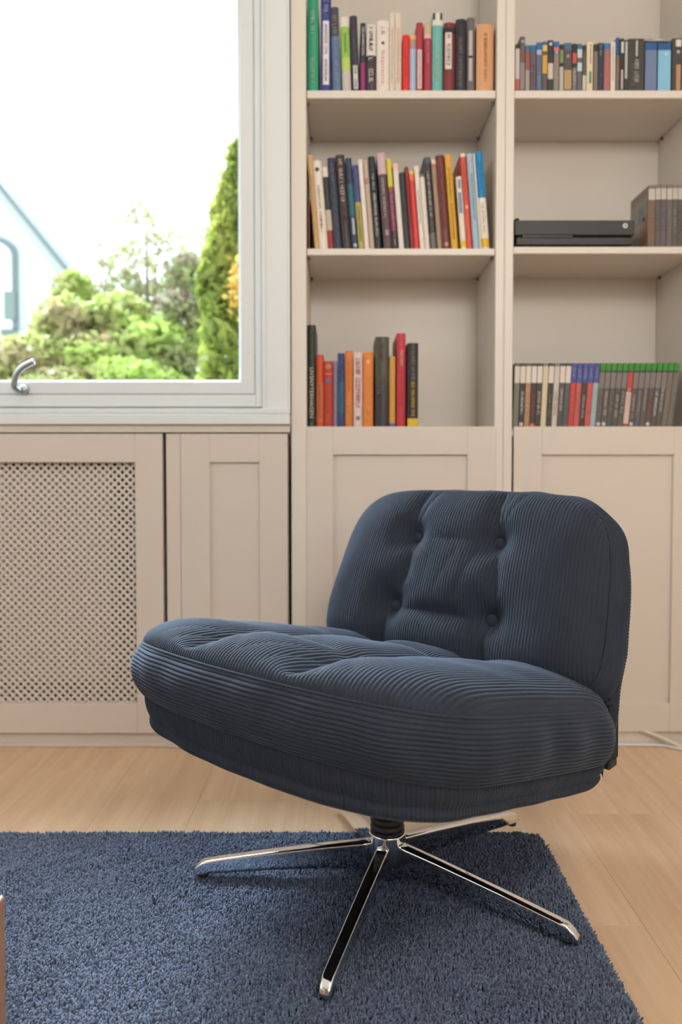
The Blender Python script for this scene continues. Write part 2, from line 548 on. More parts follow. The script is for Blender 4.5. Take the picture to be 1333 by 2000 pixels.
struct(box('baseboard_center', x354, x563 + 0.004, YC + 0.020, YC + 0.036, 0.0005, cab_bot - 0.002, M_BEIGE, bev=0.001))
# floor strip in front of the skirting
struct(box('trim_2', XL + 0.01, x325 - 0.001, YC + 0.008, YC + 0.0135, 0.0005, 0.010, M_BEIGE, bev=0.001))

# ------------------------------------------------------------------ bookcases
def X(px, py=500, Y=YF): return at(px, py, Y).x
bx0, bx1 = X(568.5), X(599)
dx0, dx1, dmid = X(968.5), X(1003.5), X(986)
rx0, rxe = X(1368), X(1400)
s1t, s1b = at(780, 174, YF).z, at(780, 189.5, YF).z
s2t, s2b = at(780, 484, YF).z, at(780, 497, YF).z
dtop, dbot = at(780, 833, YF).z, at(1290, 1429, YF).z
BD = 0.262
YBK = YF + BD
BH = 2.36
def bookcase(label, xl, xli, xri, xr, s_tops, pins_right):
    b = empty('bookcase', ((xl + xr) / 2, YF, 0))
    tag(b, label, 'bookcase')
    box('side_panel', xl, xli, YF, YBK, 0.001, BH, M_CASE, b, 0.0015)
    box('side_panel', xri, xr, YF, YBK, 0.001, BH, M_CASE, b, 0.0015)
    box('back_panel', xli, xri, YBK, YBK + 0.008, 0.05, BH, M_CASE, b, 0)
    box('top_panel', xli, xri, YF + 0.001, YBK, BH - 0.02, BH, M_CASE, b, 0.001)
    for zt, zb in s_tops:
        sh = box('shelf', xli + 0.001, xri - 0.001, YF + 0.006, YBK - 0.001, zb, zt, M_CASE, b, 0.0012)
        for xx in ((xli + 0.0045), (xri - 0.0045)):
            for yy in (YF + 0.03, YBK - 0.03):
                p = lathe('shelf_pin', [(0.0036, 0), (0.0036, 0.007)], M_PIN, sh, 10)
                p.location = Vector((xx, yy, zb - 0.0072)) - root_loc(sh)
    # inset panelled door
    return b
M_PIN = mat('shelf_pin_metal', (0.25, 0.22, 0.19), 0.4, 0.6)
def panel_door(b, x0, x1, px0, px1, z0, z1, pz0, pz1):
    M_CASE = M_DOOR
    d = box('door', px0 - 0.006, px1 + 0.006, YF + 0.007, YF + 0.018, pz0 - 0.006, pz1 + 0.006, M_CASE, b, 0)
    box('stile', x0, px0, YF - 0.002, YF + 0.018, z0, z1, M_CASE, d, 0.001)
    box('stile', px1, x1, YF - 0.002, YF + 0.018, z0, z1, M_CASE, d, 0.001)
    box('rail', px0, px1, YF - 0.0018, YF + 0.018, pz1, z1, M_CASE, d, 0.0008)
    box('rail', px0, px1, YF - 0.0018, YF + 0.018, z0, pz0, M_CASE, d, 0.0008)
    return d
s3t = dtop - 0.006
ped = 0.045
bcL = bookcase('built-in bookcase with tall coloured books next to the window', bx0, bx1, dx0, dmid - 0.0003, [(s1t, s1b), (s2t, s2b), (s3t, s3t - 0.018), (ped + 0.018, ped)], True)
bcR = bookcase('built-in bookcase holding film and game cases and a black console', dmid + 0.0003, dx1, rx0, rxe, [(s1t, s1b), (at(1100, 480.5, YF).z, at(1100, 494, YF).z), (s3t, s3t - 0.018), (ped + 0.018, ped)], True)
pzt, pzb = at(780, 888, YF).z, at(1290, 1374, YF).z
panel_door(bcL, X(599.5, 900), X(969.5, 900), X(651, 900), X(913.5, 900), dbot, dtop, pzb, pzt)
panel_door(bcR, X(1004, 900), X(1373, 900) - 0.007, X(1058.5, 900), X(1316, 900), dbot, dtop, pzb, pzt)
struct(box('baseboard_right', bx1, rxe + 0.6, YF + 0.012, YF + 0.028, 0.0005, dbot - 0.003, M_CASE, bev=0.001))
# third bay beyond the right edge of the picture
b3 = empty('bookcase', (rxe + 0.3, YF, 0))
tag(b3, 'plain closed end bookcase at the far right edge', 'bookcase')
box('side_panel', rxe + 0.0006, rxe + 0.022, YF, YBK, 0.001, BH, M_CASE, b3)
box('side_panel', rxe + 0.53, rxe + 0.55, YF, YBK, 0.001, BH, M_CASE, b3)
box('back_panel', rxe + 0.022, rxe + 0.53, YBK, YBK + 0.008, 0.05, BH, M_CASE, b3, 0)
for zt in (s1t, s2t, s3t):
    box('shelf', rxe + 0.022, rxe + 0.53, YF + 0.006, YBK, zt - 0.018, zt, M_CASE, b3, 0.001)
panel_door(b3, rxe + 0.024, rxe + 0.528, rxe + 0.09, rxe + 0.46, dbot, dtop, pzb, pzt)

# ------------------------------------------------------------------ books and cases
ORD = 'first second third fourth fifth sixth seventh eighth ninth tenth eleventh twelfth thirteenth fourteenth fifteenth sixteenth seventeenth eighteenth nineteenth twentieth twenty-first twenty-second twenty-third twenty-fourth twenty-fifth twenty-sixth twenty-seventh twenty-eighth twenty-ninth thirtieth'.split()

def poly_extrude(pts, z0, z1):
    bm = bmesh.new()
    a = [bm.verts.new((x, y, z0)) for x, y in pts]
    b = [bm.verts.new((x, y, z1)) for x, y in pts]
    n = len(pts)
    bm.faces.new(list(reversed(a))); bm.faces.new(b)
    for i in range(n):
        bm.faces.new((a[i], a[(i + 1) % n], b[(i + 1) % n], b[i]))
    bmesh.ops.recalc_face_normals(bm, faces=bm.faces)
    me = bpy.data.meshes.new('part'); bm.to_mesh(me); bm.free()
    return me

def spine_arc(t, r, n=7, off=0.0, inset=0.0):
    return [(inset + (t - 2 * inset) * k / n, -off + r * (2 * ((inset + (t - 2 * inset) * k / n) / t) - 1) ** 2) for k in range(n + 1)]

def glyphs(x0, x1, z0, z1, y, seed, dense=0.72):
    """rows of small letter-like strokes running down a spine"""
    rr = random.Random(seed)
    V, F = [], []
    z = z1
    def rect(a0, a1, b0, b1):
        i = len(V)
        V.extend([(a0, y, b0), (a1, y, b0), (a1, y, b1), (a0, y, b1), (a0, y + 0.0006, b0), (a1, y + 0.0006, b0), (a1, y + 0.0006, b1), (a0, y + 0.0006, b1)])
        F.extend([(i, i + 1, i + 2, i + 3), (i, i + 4, i + 5, i + 1), (i + 1, i + 5, i + 6, i + 2), (i + 2, i + 6, i + 7, i + 3), (i + 3, i + 7, i + 4, i)])
    wd = x1 - x0
    st = max(wd * 0.15, 0.0005)
    while z > z0 + wd * 0.5:
        adv = wd * rr.uniform(0.5, 0.8)
        if rr.random() < 0.13:
            z -= adv * 0.8
            continue
        lo = max(z - adv * 0.8, z0)
        kind = rr.randrange(5)
        rect(x0, x1, z - st, z)                                  # stem
        if kind in (0, 1): rect(x1 - st, x1, lo, z - st)         # top bar
        if kind in (1, 2): rect(x0, x0 + st, lo, z - st)         # foot bar
        if kind in (0, 3): rect((x0 + x1 - st) / 2, (x0 + x1 + st) / 2, lo, z - st)
        if kind in (3, 4): rect(x0, x1, lo, lo + st)
        z -= adv
    if not V: rect(x0, x1, z0, z1)
    return meshnp('lettering', V, [np.array(F)])

def textmesh(s, height, maxlen):
    cu = bpy.data.curves.new('lettering', 'FONT')
    cu.body = s
    cu.extrude = 0.0
    o = bpy.data.objects.new('tmp', cu)
    C.objects.link(o)
    bpy.context.view_layer.update()
    dg = bpy.context.evaluated_depsgraph_get()
    me = bpy.data.meshes.new_from_object(o.evaluated_get(dg))
    bpy.data.objects.remove(o)
    co = np.empty(len(me.vertices) * 3, np.float32); me.vertices.foreach_get('co', co); co = co.reshape(-1, 3)
    mn, mx = co.min(0), co.max(0)
    sx = maxlen / (mx[0] - mn[0]); sy = height / (mx[1] - mn[1])
    out = np.zeros_like(co)
    out[:, 2] = -(co[:, 0] - mn[0]) * sx          # reads from the top downwards
    out[:, 0] = (co[:, 1] - mn[1]) * sy
    me.vertices.foreach_set('co', out.ravel())
    me.materials.clear()
    me.update()
    return me

def book(name, p0, thick, height, depth, lean, cover, bands, marks, label, group, cat, kind='book', text=None, yfront=None):
    """p0: bottom corner at the spine; lean in radians, >0 leans to the right"""
    t, h, d = thick, height, depth
    r = min(0.22 * t, 0.005) if kind == 'book' else 0.0012
    c = min(0.0022, t * 0.16)
    if kind == 'book':
        arc = spine_arc(t, r)
        outer = [(0, d)] + arc + [(t, d)]
        inner = [(t - c, d), (t - c, r + 0.004), (c, r + 0.004), (c, d)]
        me = poly_extrude(outer + inner, 0, h)
    else:
        me = boxmesh(0, t, 0, d, 0, h, min(0.0012, t * 0.2), 2)
    me.name = name
    o = link(name, me, cmat(cover, 0.42 if kind == 'book' else 0.3))
    if lean <= 0:
        o.location = (p0[0], p0[1], p0[2])
        o.rotation_euler = (0, lean, 0)
    else:
        o.location = (p0[0] + t - t * math.cos(lean), p0[1], p0[2] + t * math.sin(lean))
        o.rotation_euler = (0, lean, 0)
    tag(o, label, cat, group)
    if kind == 'book':
        pm = boxmesh(c + 0.0002, t - c - 0.0002, r + 0.0042, d - 0.003, 0.0025, h - 0.003, 0)
        pm.name = 'page_block'
        link('page_block', pm, M_PAGES, o)
    for i, (f0, f1, rgb) in enumerate(bands):
        if kind == 'book':
            a = spine_arc(t, r, off=0.0003 + 0.0002 * i, inset=0.0002)
            b = [(x, y + 0.0012) for x, y in reversed(a)]
            bmh = poly_extrude(a + b, h * f0, h * f1)
        else:
            bmh = boxmesh(t * 0.03, t * 0.97, -0.0005 - 0.0002 * i, 0.004, h * f0, h * f1, 0.0003)
        bmh.name = 'spine_band' if kind == 'book' else 'spine_insert'
        link(bmh.name, bmh, cmat(rgb, 0.42), o)
    for i, mk in enumerate(marks):
        f0, f1, w0, w1, rgb = mk[:5]
        shape = mk[5] if len(mk) > 5 else 'letters'
        yb = -0.0014
        if shape == 'letters':
            gm = glyphs(t * w0, t * w1, h * f0, h * f1, yb, hash((label, i)) & 0xffff)
        elif shape == 'block':
            gm = boxmesh(t * w0, t * w1, yb, yb + 0.002, h * f0, h * f1, 0.0002)
        elif shape == 'dot':
            cx, cz, rr = t * (w0 + w1) / 2, h * (f0 + f1) / 2, min(t * (w1 - w0), h * (f1 - f0)) / 2
            gm = poly_extrude([(cx + rr * math.cos(k * math.pi / 8), cz + rr * math.sin(k * math.pi / 8)) for k in range(16)], 0, 0.002)
            gm.transform(Matrix(((1, 0, 0, 0), (0, 0, -1, yb + 0.002), (0, 1, 0, 0), (0, 0, 0, 1))))
        else:                                           # real words
            gm = textmesh(shape, t * (w1 - w0), h * (f1 - f0))
            gm.transform(Matrix.Translation((t * w0, yb, h * f1)))
        gm.name = {'letters': 'lettering', 'block': 'title_block', 'dot': 'emblem'}.get(shape, 'lettering')
        link(gm.name, gm, cmat(rgb, 0.5), o)
    return o

STABLE = lambda s: sum((i + 1) * ord(ch) for i, ch in enumerate(s))
def hash(x): return STABLE(str(x))

def row(name, entries, conv, y_off, z_base, depth, shelf_phrase, group, cat, kind, jitter=0.004, order_word='from left'):
    n = len(entries)
    for i, e in enumerate(entries):
        b0, b1, t0, t1, yt = e['x']
        (xb0, yb_), (xb1, _), (xt0, yt_), (xt1, _) = [conv(b0, None), conv(b1, None), conv(t0, yt), conv(t1, yt)]
        yfr = YF + y_off + rng.uniform(0, jitter)
        base_py = conv.base
        q0 = at(xb0, base_py, yfr); q1 = at(xb1, base_py, yfr)
        u0 = at(xt0, yt_, yfr); u1 = at(xt1, yt_, yfr)
        hgt = (u0.z + u1.z) / 2 - z_base
        lean = math.atan2(((u0.x + u1.x) - (q0.x + q1.x)) / 2, hgt)
        if e.get('fix') is not None: lean = e['fix']
        if abs(lean) < 0.03 and not e.get('lean'): lean = 0.0
        th = (q1.x - q0.x) * math.cos(lean) * 0.985
        hh = hgt / math.cos(lean)
        dep = min(e.get('d', depth * rng.uniform(0.86, 1.0)), YBK - yfr - 0.004)
        lab = '%s, %s from left, %s' % (e['l'], ORD[i], shelf_phrase)
        book(name, (q0.x, yfr, z_base + 0.0004), th, hh, dep, lean, e['c'], e.get('b', []), e.get('m', []), lab, group, cat, kind)

class Conv:
    def __init__(s, ox, oy, sc, base): s.ox, s.oy, s.sc, s.base = ox, oy, sc, base
    def __call__(s, zx, zy): return (s.ox + zx / s.sc, s.base if zy is None else s.oy + zy / s.sc)

def E_(x, c, l, b=(), m=(), **k):
    d = dict(x=x, c=c, l=l, b=list(b), m=list(m)); d.update(k); return d

WHT = (232, 226, 218)
# top left shelf
A = [
 E_((22, 96, 22, 92, -14), (52, 158, 122), 'tall green book with pale lettering', m=[(.08, .36, .3, .62, (170, 205, 185)), (.60, .86, .3, .62, (170, 210, 190))]),
 E_((112, 184, 100, 168, -26), (62, 66, 138), 'tall indigo book with a white title strip', b=[(0, .06, (58, 62, 135))], m=[(.07, .74, .22, .80, (228, 222, 222), 'block'), (.10, .70, .34, .66, (150, 140, 160)), (.80, .96, .3, .7, (170, 165, 205))]),
 E_((197, 254, 174, 236, 50), (96, 122, 158), 'slate blue book with a dark top', b=[(.66, 1, (78, 78, 84))], m=[(.08, .62, .32, .6, (160, 175, 195)), (.68, .9, .2, .75, (150, 140, 130))]),
 E_((262, 322, 246, 304, 118), (205, 192, 184), 'slim book with a lime green band', b=[(.28, .87, (152, 196, 92)), (.28, .45, (186, 208, 104)), (.87, 1, (226, 220, 206))], m=[(.5, .8, .36, .62, (120, 165, 75))]),
 E_((328, 381, 310, 360, 108), (60, 66, 80), 'dark slate book with a pale low label', m=[(.03, .34, .22, .8, (205, 202, 196), 'block'), (.05, .32, .34, .66, (110, 110, 115)), (.40, .70, .3, .62, (110, 105, 118)), (.78, .88, .3, .7, (140, 70, 80))]),
 E_((384, 420, 372, 416, 158), (52, 54, 62), 'slim black book with a magenta foot', b=[(0, .42, (148, 52, 108))], m=[(.48, .94, .3, .72, (205, 205, 205))]),
 E_((424, 492, 420, 488, 170), (70, 58, 66), 'half white half plum book', b=[(.54, 1, (226, 218, 208))], m=[(.58, .96, .3, .66, (60, 56, 58)), (.10, .50, .25, .7, (220, 210, 204))]),
 E_((495, 582, 494, 580, 140), (232, 222, 212), 'thick white book with red vertical title', m=[(.10, .58, .30, .66, (222, 140, 132), 'Sapiens'), (.64, .72, .38, .62, (48, 74, 62), 'dot'), (.78, .9, .34, .66, (214, 205, 205))]),
 E_((584, 618, 584, 618, 88), (228, 214, 198), 'thin cream book', m=[(.1, .8, .4, .6, (208, 190, 172))]),
 E_((620, 666, 620, 666, 86), (224, 208, 192), 'taller cream book', m=[(.1, .7, .4, .6, (214, 180, 170)), (.72, .8, .3, .7, (232, 175, 182), 'block')]),
 E_((673, 721, 673, 720, 238), (222, 48, 42), 'bright red paperback', m=[(.24, .8, .35, .62, (235, 92, 78))]),
 E_((723, 766, 722, 765, 240), (168, 192, 222), 'light blue paperback with an orange top', b=[(.76, .92, (170, 150, 138)), (.92, 1, (230, 178, 112))]),
 E_((768, 812, 768, 810, 154), (176, 58, 66), 'crimson book with a pale pink strip', m=[(.03, .60, .15, .82, (224, 196, 194), 'block'), (.05, .57, .34, .62, (185, 120, 120))]),
 E_((818, 871, 817, 868, 160), (170, 58, 78), 'wine red book with a beige top', b=[(.84, 1, (206, 178, 150)), (.78, .84, (228, 180, 182))], m=[(.42, .74, .38, .66, (226, 150, 165))]),
 E_((876, 948, 878, 946, 92), (112, 182, 176), 'teal book with a black and white head', b=[(.85, 1, (226, 222, 210))], m=[(.92, 1.0, .05, .25, (50, 60, 52), 'block'), (.92, 1.0, .75, .95, (50, 60, 52), 'block'), (.08, .52, .34, .60, (206, 216, 170))]),
 E_((955, 1034, 955, 1034, 154), (124, 50, 52), 'dark red book with a white title block', b=[(.84, .93, (44, 42, 44))], m=[(.32, .85, .12, .68, (218, 208, 202), 'block'), (.36, .82, .24, .56, (90, 80, 82))]),
 E_((1038, 1110, 1036, 1108, 130), (44, 48, 56), 'charcoal hardback with a rounded spine', m=[(.04, .74, .26, .60, (138, 126, 122))]),
 E_((1114, 1168, 1122, 1168, 120), (112, 102, 106), 'grey book with a pale strip', m=[(.14, .82, .22, .66, (190, 176, 172), 'block'), (.45, .48, .22, .66, (120, 108, 110), 'block')]),
 E_((1180, 1298, 1184, 1298, 164), (214, 160, 116), 'thick tan cardboard slipcase', b=[], m=[(.12, .86, .44, .60, (184, 132, 92))]),
]
cvA = Conv(595, 0, 3.508, 173)
row('book', A, cvA, 0.010, s1t, 0.165, 'top left shelf', 'books on the top shelf', 'book', 'book')

Bk = [
 E_((21, 38, 21, 38, 330), (92, 44, 40), 'short dark maroon book'),
 E_((72, 101, 30, 54, 28), (214, 172, 116), 'thin tan leaning book', m=[(.1, .8, .35, .65, (226, 190, 140))]),
 E_((102, 164, 54, 112, 68), (232, 222, 206), 'white leaning book with a small dark emblem', m=[(.86, .94, .25, .7, (70, 66, 60), 'dot'), (.18, .42, .35, .6, (168, 122, 128)), (.45, .72, .35, .58, (198, 190, 178))]),
 E_((165, 204, 122, 150, 112), (150, 46, 44), 'slim black and beige leaning book with red foot', b=[(.23, .48, (196, 184, 162)), (.48, .88, (46, 50, 48)), (.88, 1, (222, 212, 200))]),
 E_((206, 259, 150, 206, 48), (50, 56, 76), 'navy leaning book with grey lettering', m=[(.06, .66, .3, .62, (104, 114, 132)), (.72, .94, .35, .6, (130, 132, 130))]),
 E_((262, 325, 206, 264, 28), (62, 52, 52), 'thick dark brown leaning book with cream title', m=[(.5, .95, .28, .66, (212, 196, 176)), (.2, .46, .3, .62, (120, 62, 62))]),
 E_((328, 371, 266, 312, 50), (42, 58, 82), 'navy and teal leaning book', b=[(.36, .72, (40, 98, 118))], m=[(.16, .34, .3, .7, (164, 180, 190), 'block'), (.02, .06, .3, .8, (170, 182, 190), 'block')]),
 E_((373, 412, 314, 346, 98), (176, 164, 84), 'half blue half olive leaning book', b=[(.56, 1, (62, 74, 130))], m=[(.08, .5, .35, .62, (150, 138, 66))]),
 E_((415, 446, 346, 386, 58), (234, 222, 214), 'plain white leaning book'),
 E_((449, 482, 388, 414, 66), (190, 170, 150), 'greyish beige thin leaning book', m=[(.74, .8, .2, .8, (182, 128, 112), 'block')]),
 E_((485, 532, 420, 472, 38), (36, 42, 46), 'black leaning book with bold white title', b=[], m=[(.62, .82, .34, .66, (176, 178, 182)), (.12, .60, .32, .68, (208, 206, 204))]),
 E_((546, 606, 476, 546, 16), (92, 68, 76), 'plum leaning book with a lilac top', b=[(.78, 1, (206, 178, 182))], m=[(.32, .74, .3, .58, (206, 196, 188)), (.14, .2, .3, .7, (160, 130, 136), 'block')]),
 E_((608, 642, 548, 586, 54), (62, 50, 54), 'purple leaning book with a bright yellow head', b=[(.2, .64, (138, 64, 88)), (.64, .69, (160, 92, 50)), (.69, 1, (214, 202, 52))], m=[(.24, .6, .35, .65, (222, 176, 186)), (.04, .18, .35, .65, (190, 176, 166))]),
 E_((650, 686, 588, 626, 88), (228, 218, 210), 'white leaning book with an orange tinted top', b=[(.92, 1, (238, 196, 176))]),
 E_((690, 727, 634, 662, 148), (44, 54, 54), 'black green leaning book', m=[(.3, .85, .38, .62, (96, 118, 106))]),
 E_((729, 755, 654, 692, 110), (138, 42, 46), 'dark red leaning book', m=[(.25, .8, .38, .62, (178, 98, 96))]),
 E_((757, 789, 700, 724, 138), (222, 58, 56), 'scarlet leaning book with a yellow top', b=[(.88, .96, (236, 120, 60)), (.96, 1, (228, 200, 90))]),
 E_((795, 826, 720, 756, 104), (232, 224, 216), 'white leaning book with faint grey lettering', m=[(.3, .7, .4, .6, (205, 205, 190))]),
 E_((828, 861, 768, 800, 158), (224, 214, 200), 'cream leaning book', b=[(.96, 1, (100, 116, 112))]),
 E_((865, 911, 800, 838, 44), (62, 58, 62), 'dark grey leaning book with white title', b=[(0, .18, (104, 100, 98)), (.93, 1, (72, 92, 102))], m=[(.34, .84, .3, .62, (204, 196, 192)), (.2, .3, .35, .6, (150, 145, 142))]),
 E_((915, 946, 846, 882, 60), (164, 134, 110), 'taupe leaning book', b=[(.92, .95, (186, 110, 96)), (.95, 1, (226, 202, 184))]),
 E_((948, 1004, 888, 942, 30), (112, 52, 50), 'reddish brown leaning hardback', b=[], m=[(.03, .07, .3, .7, (190, 150, 148), 'block'), (.2, .9, .34, .5, (140, 84, 84))]),
 E_((1010, 1056, 946, 990, 24), (220, 170, 48), 'mustard yellow leaning book', b=[(.92, .98, (230, 160, 80))], m=[(.1, .85, .38, .6, (196, 146, 40))]),
 E_((1076, 1114, 1014, 1056, 176), (230, 222, 206), 'short white leaning book with blue patches', b=[(.03, .12, (230, 190, 40))], m=[(.5, .78, .2, .72, (106, 136, 176), 'block'), (.84, .96, .3, .75, (120, 146, 178), 'block')]),
 E_((1117, 1153, 1036, 1088, 18), (216, 84, 62), 'orange red leaning book with a white top edge', b=[(.965, 1, (238, 214, 200))], m=[(.42, .46, .3, .7, (240, 170, 150), 'block'), (.5, .9, .38, .6, (230, 120, 96))]),
 E_((1160, 1205, 1096, 1142, 20), (162, 188, 204), 'pale blue leaning book', m=[(.9, .97, .4, .8, (210, 160, 170), 'dot'), (.3, .8, .38, .6, (140, 168, 196))]),
 E_((1206, 1215, 1148, 1178, 18), (232, 226, 212), 'very thin white leaning book'),
 E_((1218, 1272, 1180, 1230, 8), (232, 224, 210), 'blue headed leaning book with yellow foot', b=[(.53, 1, (18, 132, 192)), (.02, .11, (224, 178, 30))], m=[(.16, .48, .38, .58, (200, 190, 190)), (.6, .9, .4, .6, (60, 155, 205))]),
]
for e_ in Bk[1:]: e_['fix'] = -0.080
Bk[0]['fix'] = 0.0
cvB = Conv(595, 295, 3.508, 482)
row('book', Bk, cvB, 0.012, s2t, 0.15, 'middle left shelf', 'leaning books on the middle shelf', 'book', 'book')

Ck = [
 E_((33, 129, 33, 129, -30), (42, 54, 46), 'tall dark green book with white capital title', m=[(.11, .59, .30, .74, (214, 206, 194), 'LIVSNYTERHAGEN'), (.64, .96, .34, .66, (110, 104, 90)), (.03, .07, .35, .65, (110, 116, 108), 'dot')], d=.16),
 E_((136, 218, 136, 216, 308), (206, 78, 24), 'orange red paperback', b=[(.1, .62, (206, 102, 60))], m=[(.14, .6, .36, .6, (196, 88, 50))]),
 E_((221, 326, 220, 324, 380), (184, 58, 32), 'brick red paperback with a blue round emblem', m=[(.66, .77, .22, .74, (78, 110, 158), 'dot'), (.80, .82, .1, .9, (216, 120, 92), 'block'), (.86, .98, .2, .8, (196, 120, 100), 'dot'), (.28, .6, .38, .58, (206, 120, 80)), (.08, .22, .3, .6, (216, 140, 110))]),
 E_((329, 373, 329, 373, 380), (132, 128, 152), 'thin lilac grey paperback'),
 E_((376, 457, 376, 455, 290), (50, 66, 116), 'navy blue paperback', b=[(.22, .62, (44, 92, 124))], m=[(.14, .62, .36, .6, (110, 140, 150)), (.66, .86, .3, .65, (110, 100, 120)), (.01, .03, .3, .7, (210, 205, 195), 'block')]),
 E_((461, 547, 460, 545, 264), (222, 124, 48), 'orange paperback with pale foot lettering', m=[(.06, .38, .28, .68, (236, 178, 110)), (.45, .9, .36, .58, (232, 140, 70))]),
 E_((556, 660, 556, 658, 280), (222, 200, 194), 'white paperback with rose lettering', m=[(.28, .92, .26, .72, (196, 92, 112)), (.09, .2, .26, .74, (130, 124, 112), 'dot')]),
 E_((667, 780, 667, 778, 278), (228, 132, 52), 'wide orange paperback', m=[(.1, .72, .36, .64, (244, 184, 124)), (.82, .92, .28, .72, (244, 174, 104), 'dot')]),
 E_((803, 962, 806, 962, 104), (76, 72, 58), 'thick olive charcoal book', b=[(0, .5, (58, 52, 54))], m=[(.36, .56, .14, .40, (122, 118, 100)), (.38, .6, .44, .62, (126, 120, 106)), (.4, .54, .66, .8, (116, 110, 100)), (.7, .95, .36, .56, (112, 94, 78))]),
 E_((964, 1030, 964, 1030, 326), (210, 154, 62), 'slim mustard book with a blue foot', b=[(0, .08, (96, 102, 148))]),
 E_((1046, 1146, 1046, 1142, 64), (194, 48, 66), 'tall crimson book', m=[(.66, .82, .34, .74, (236, 178, 160)), (.22, .62, .42, .64, (214, 96, 92)), (.01, .03, .35, .65, (230, 150, 120), 'block')], d=.17),
 E_((1163, 1290, 1166, 1294, 174), (48, 44, 44), 'black book with a yellow label at its foot', m=[(.025, .125, .04, .96, (222, 184, 28), 'block'), (.13, .55, .36, .68, (204, 172, 44)), (.57, .9, .36, .66, (140, 132, 130))]),
]
cvC = Conv(595, 640, 5.796, 832)
row('book', Ck, cvC, 0.021, s3t, 0.15, 'lowest left shelf', 'books on the lowest shelf', 'book', 'book')

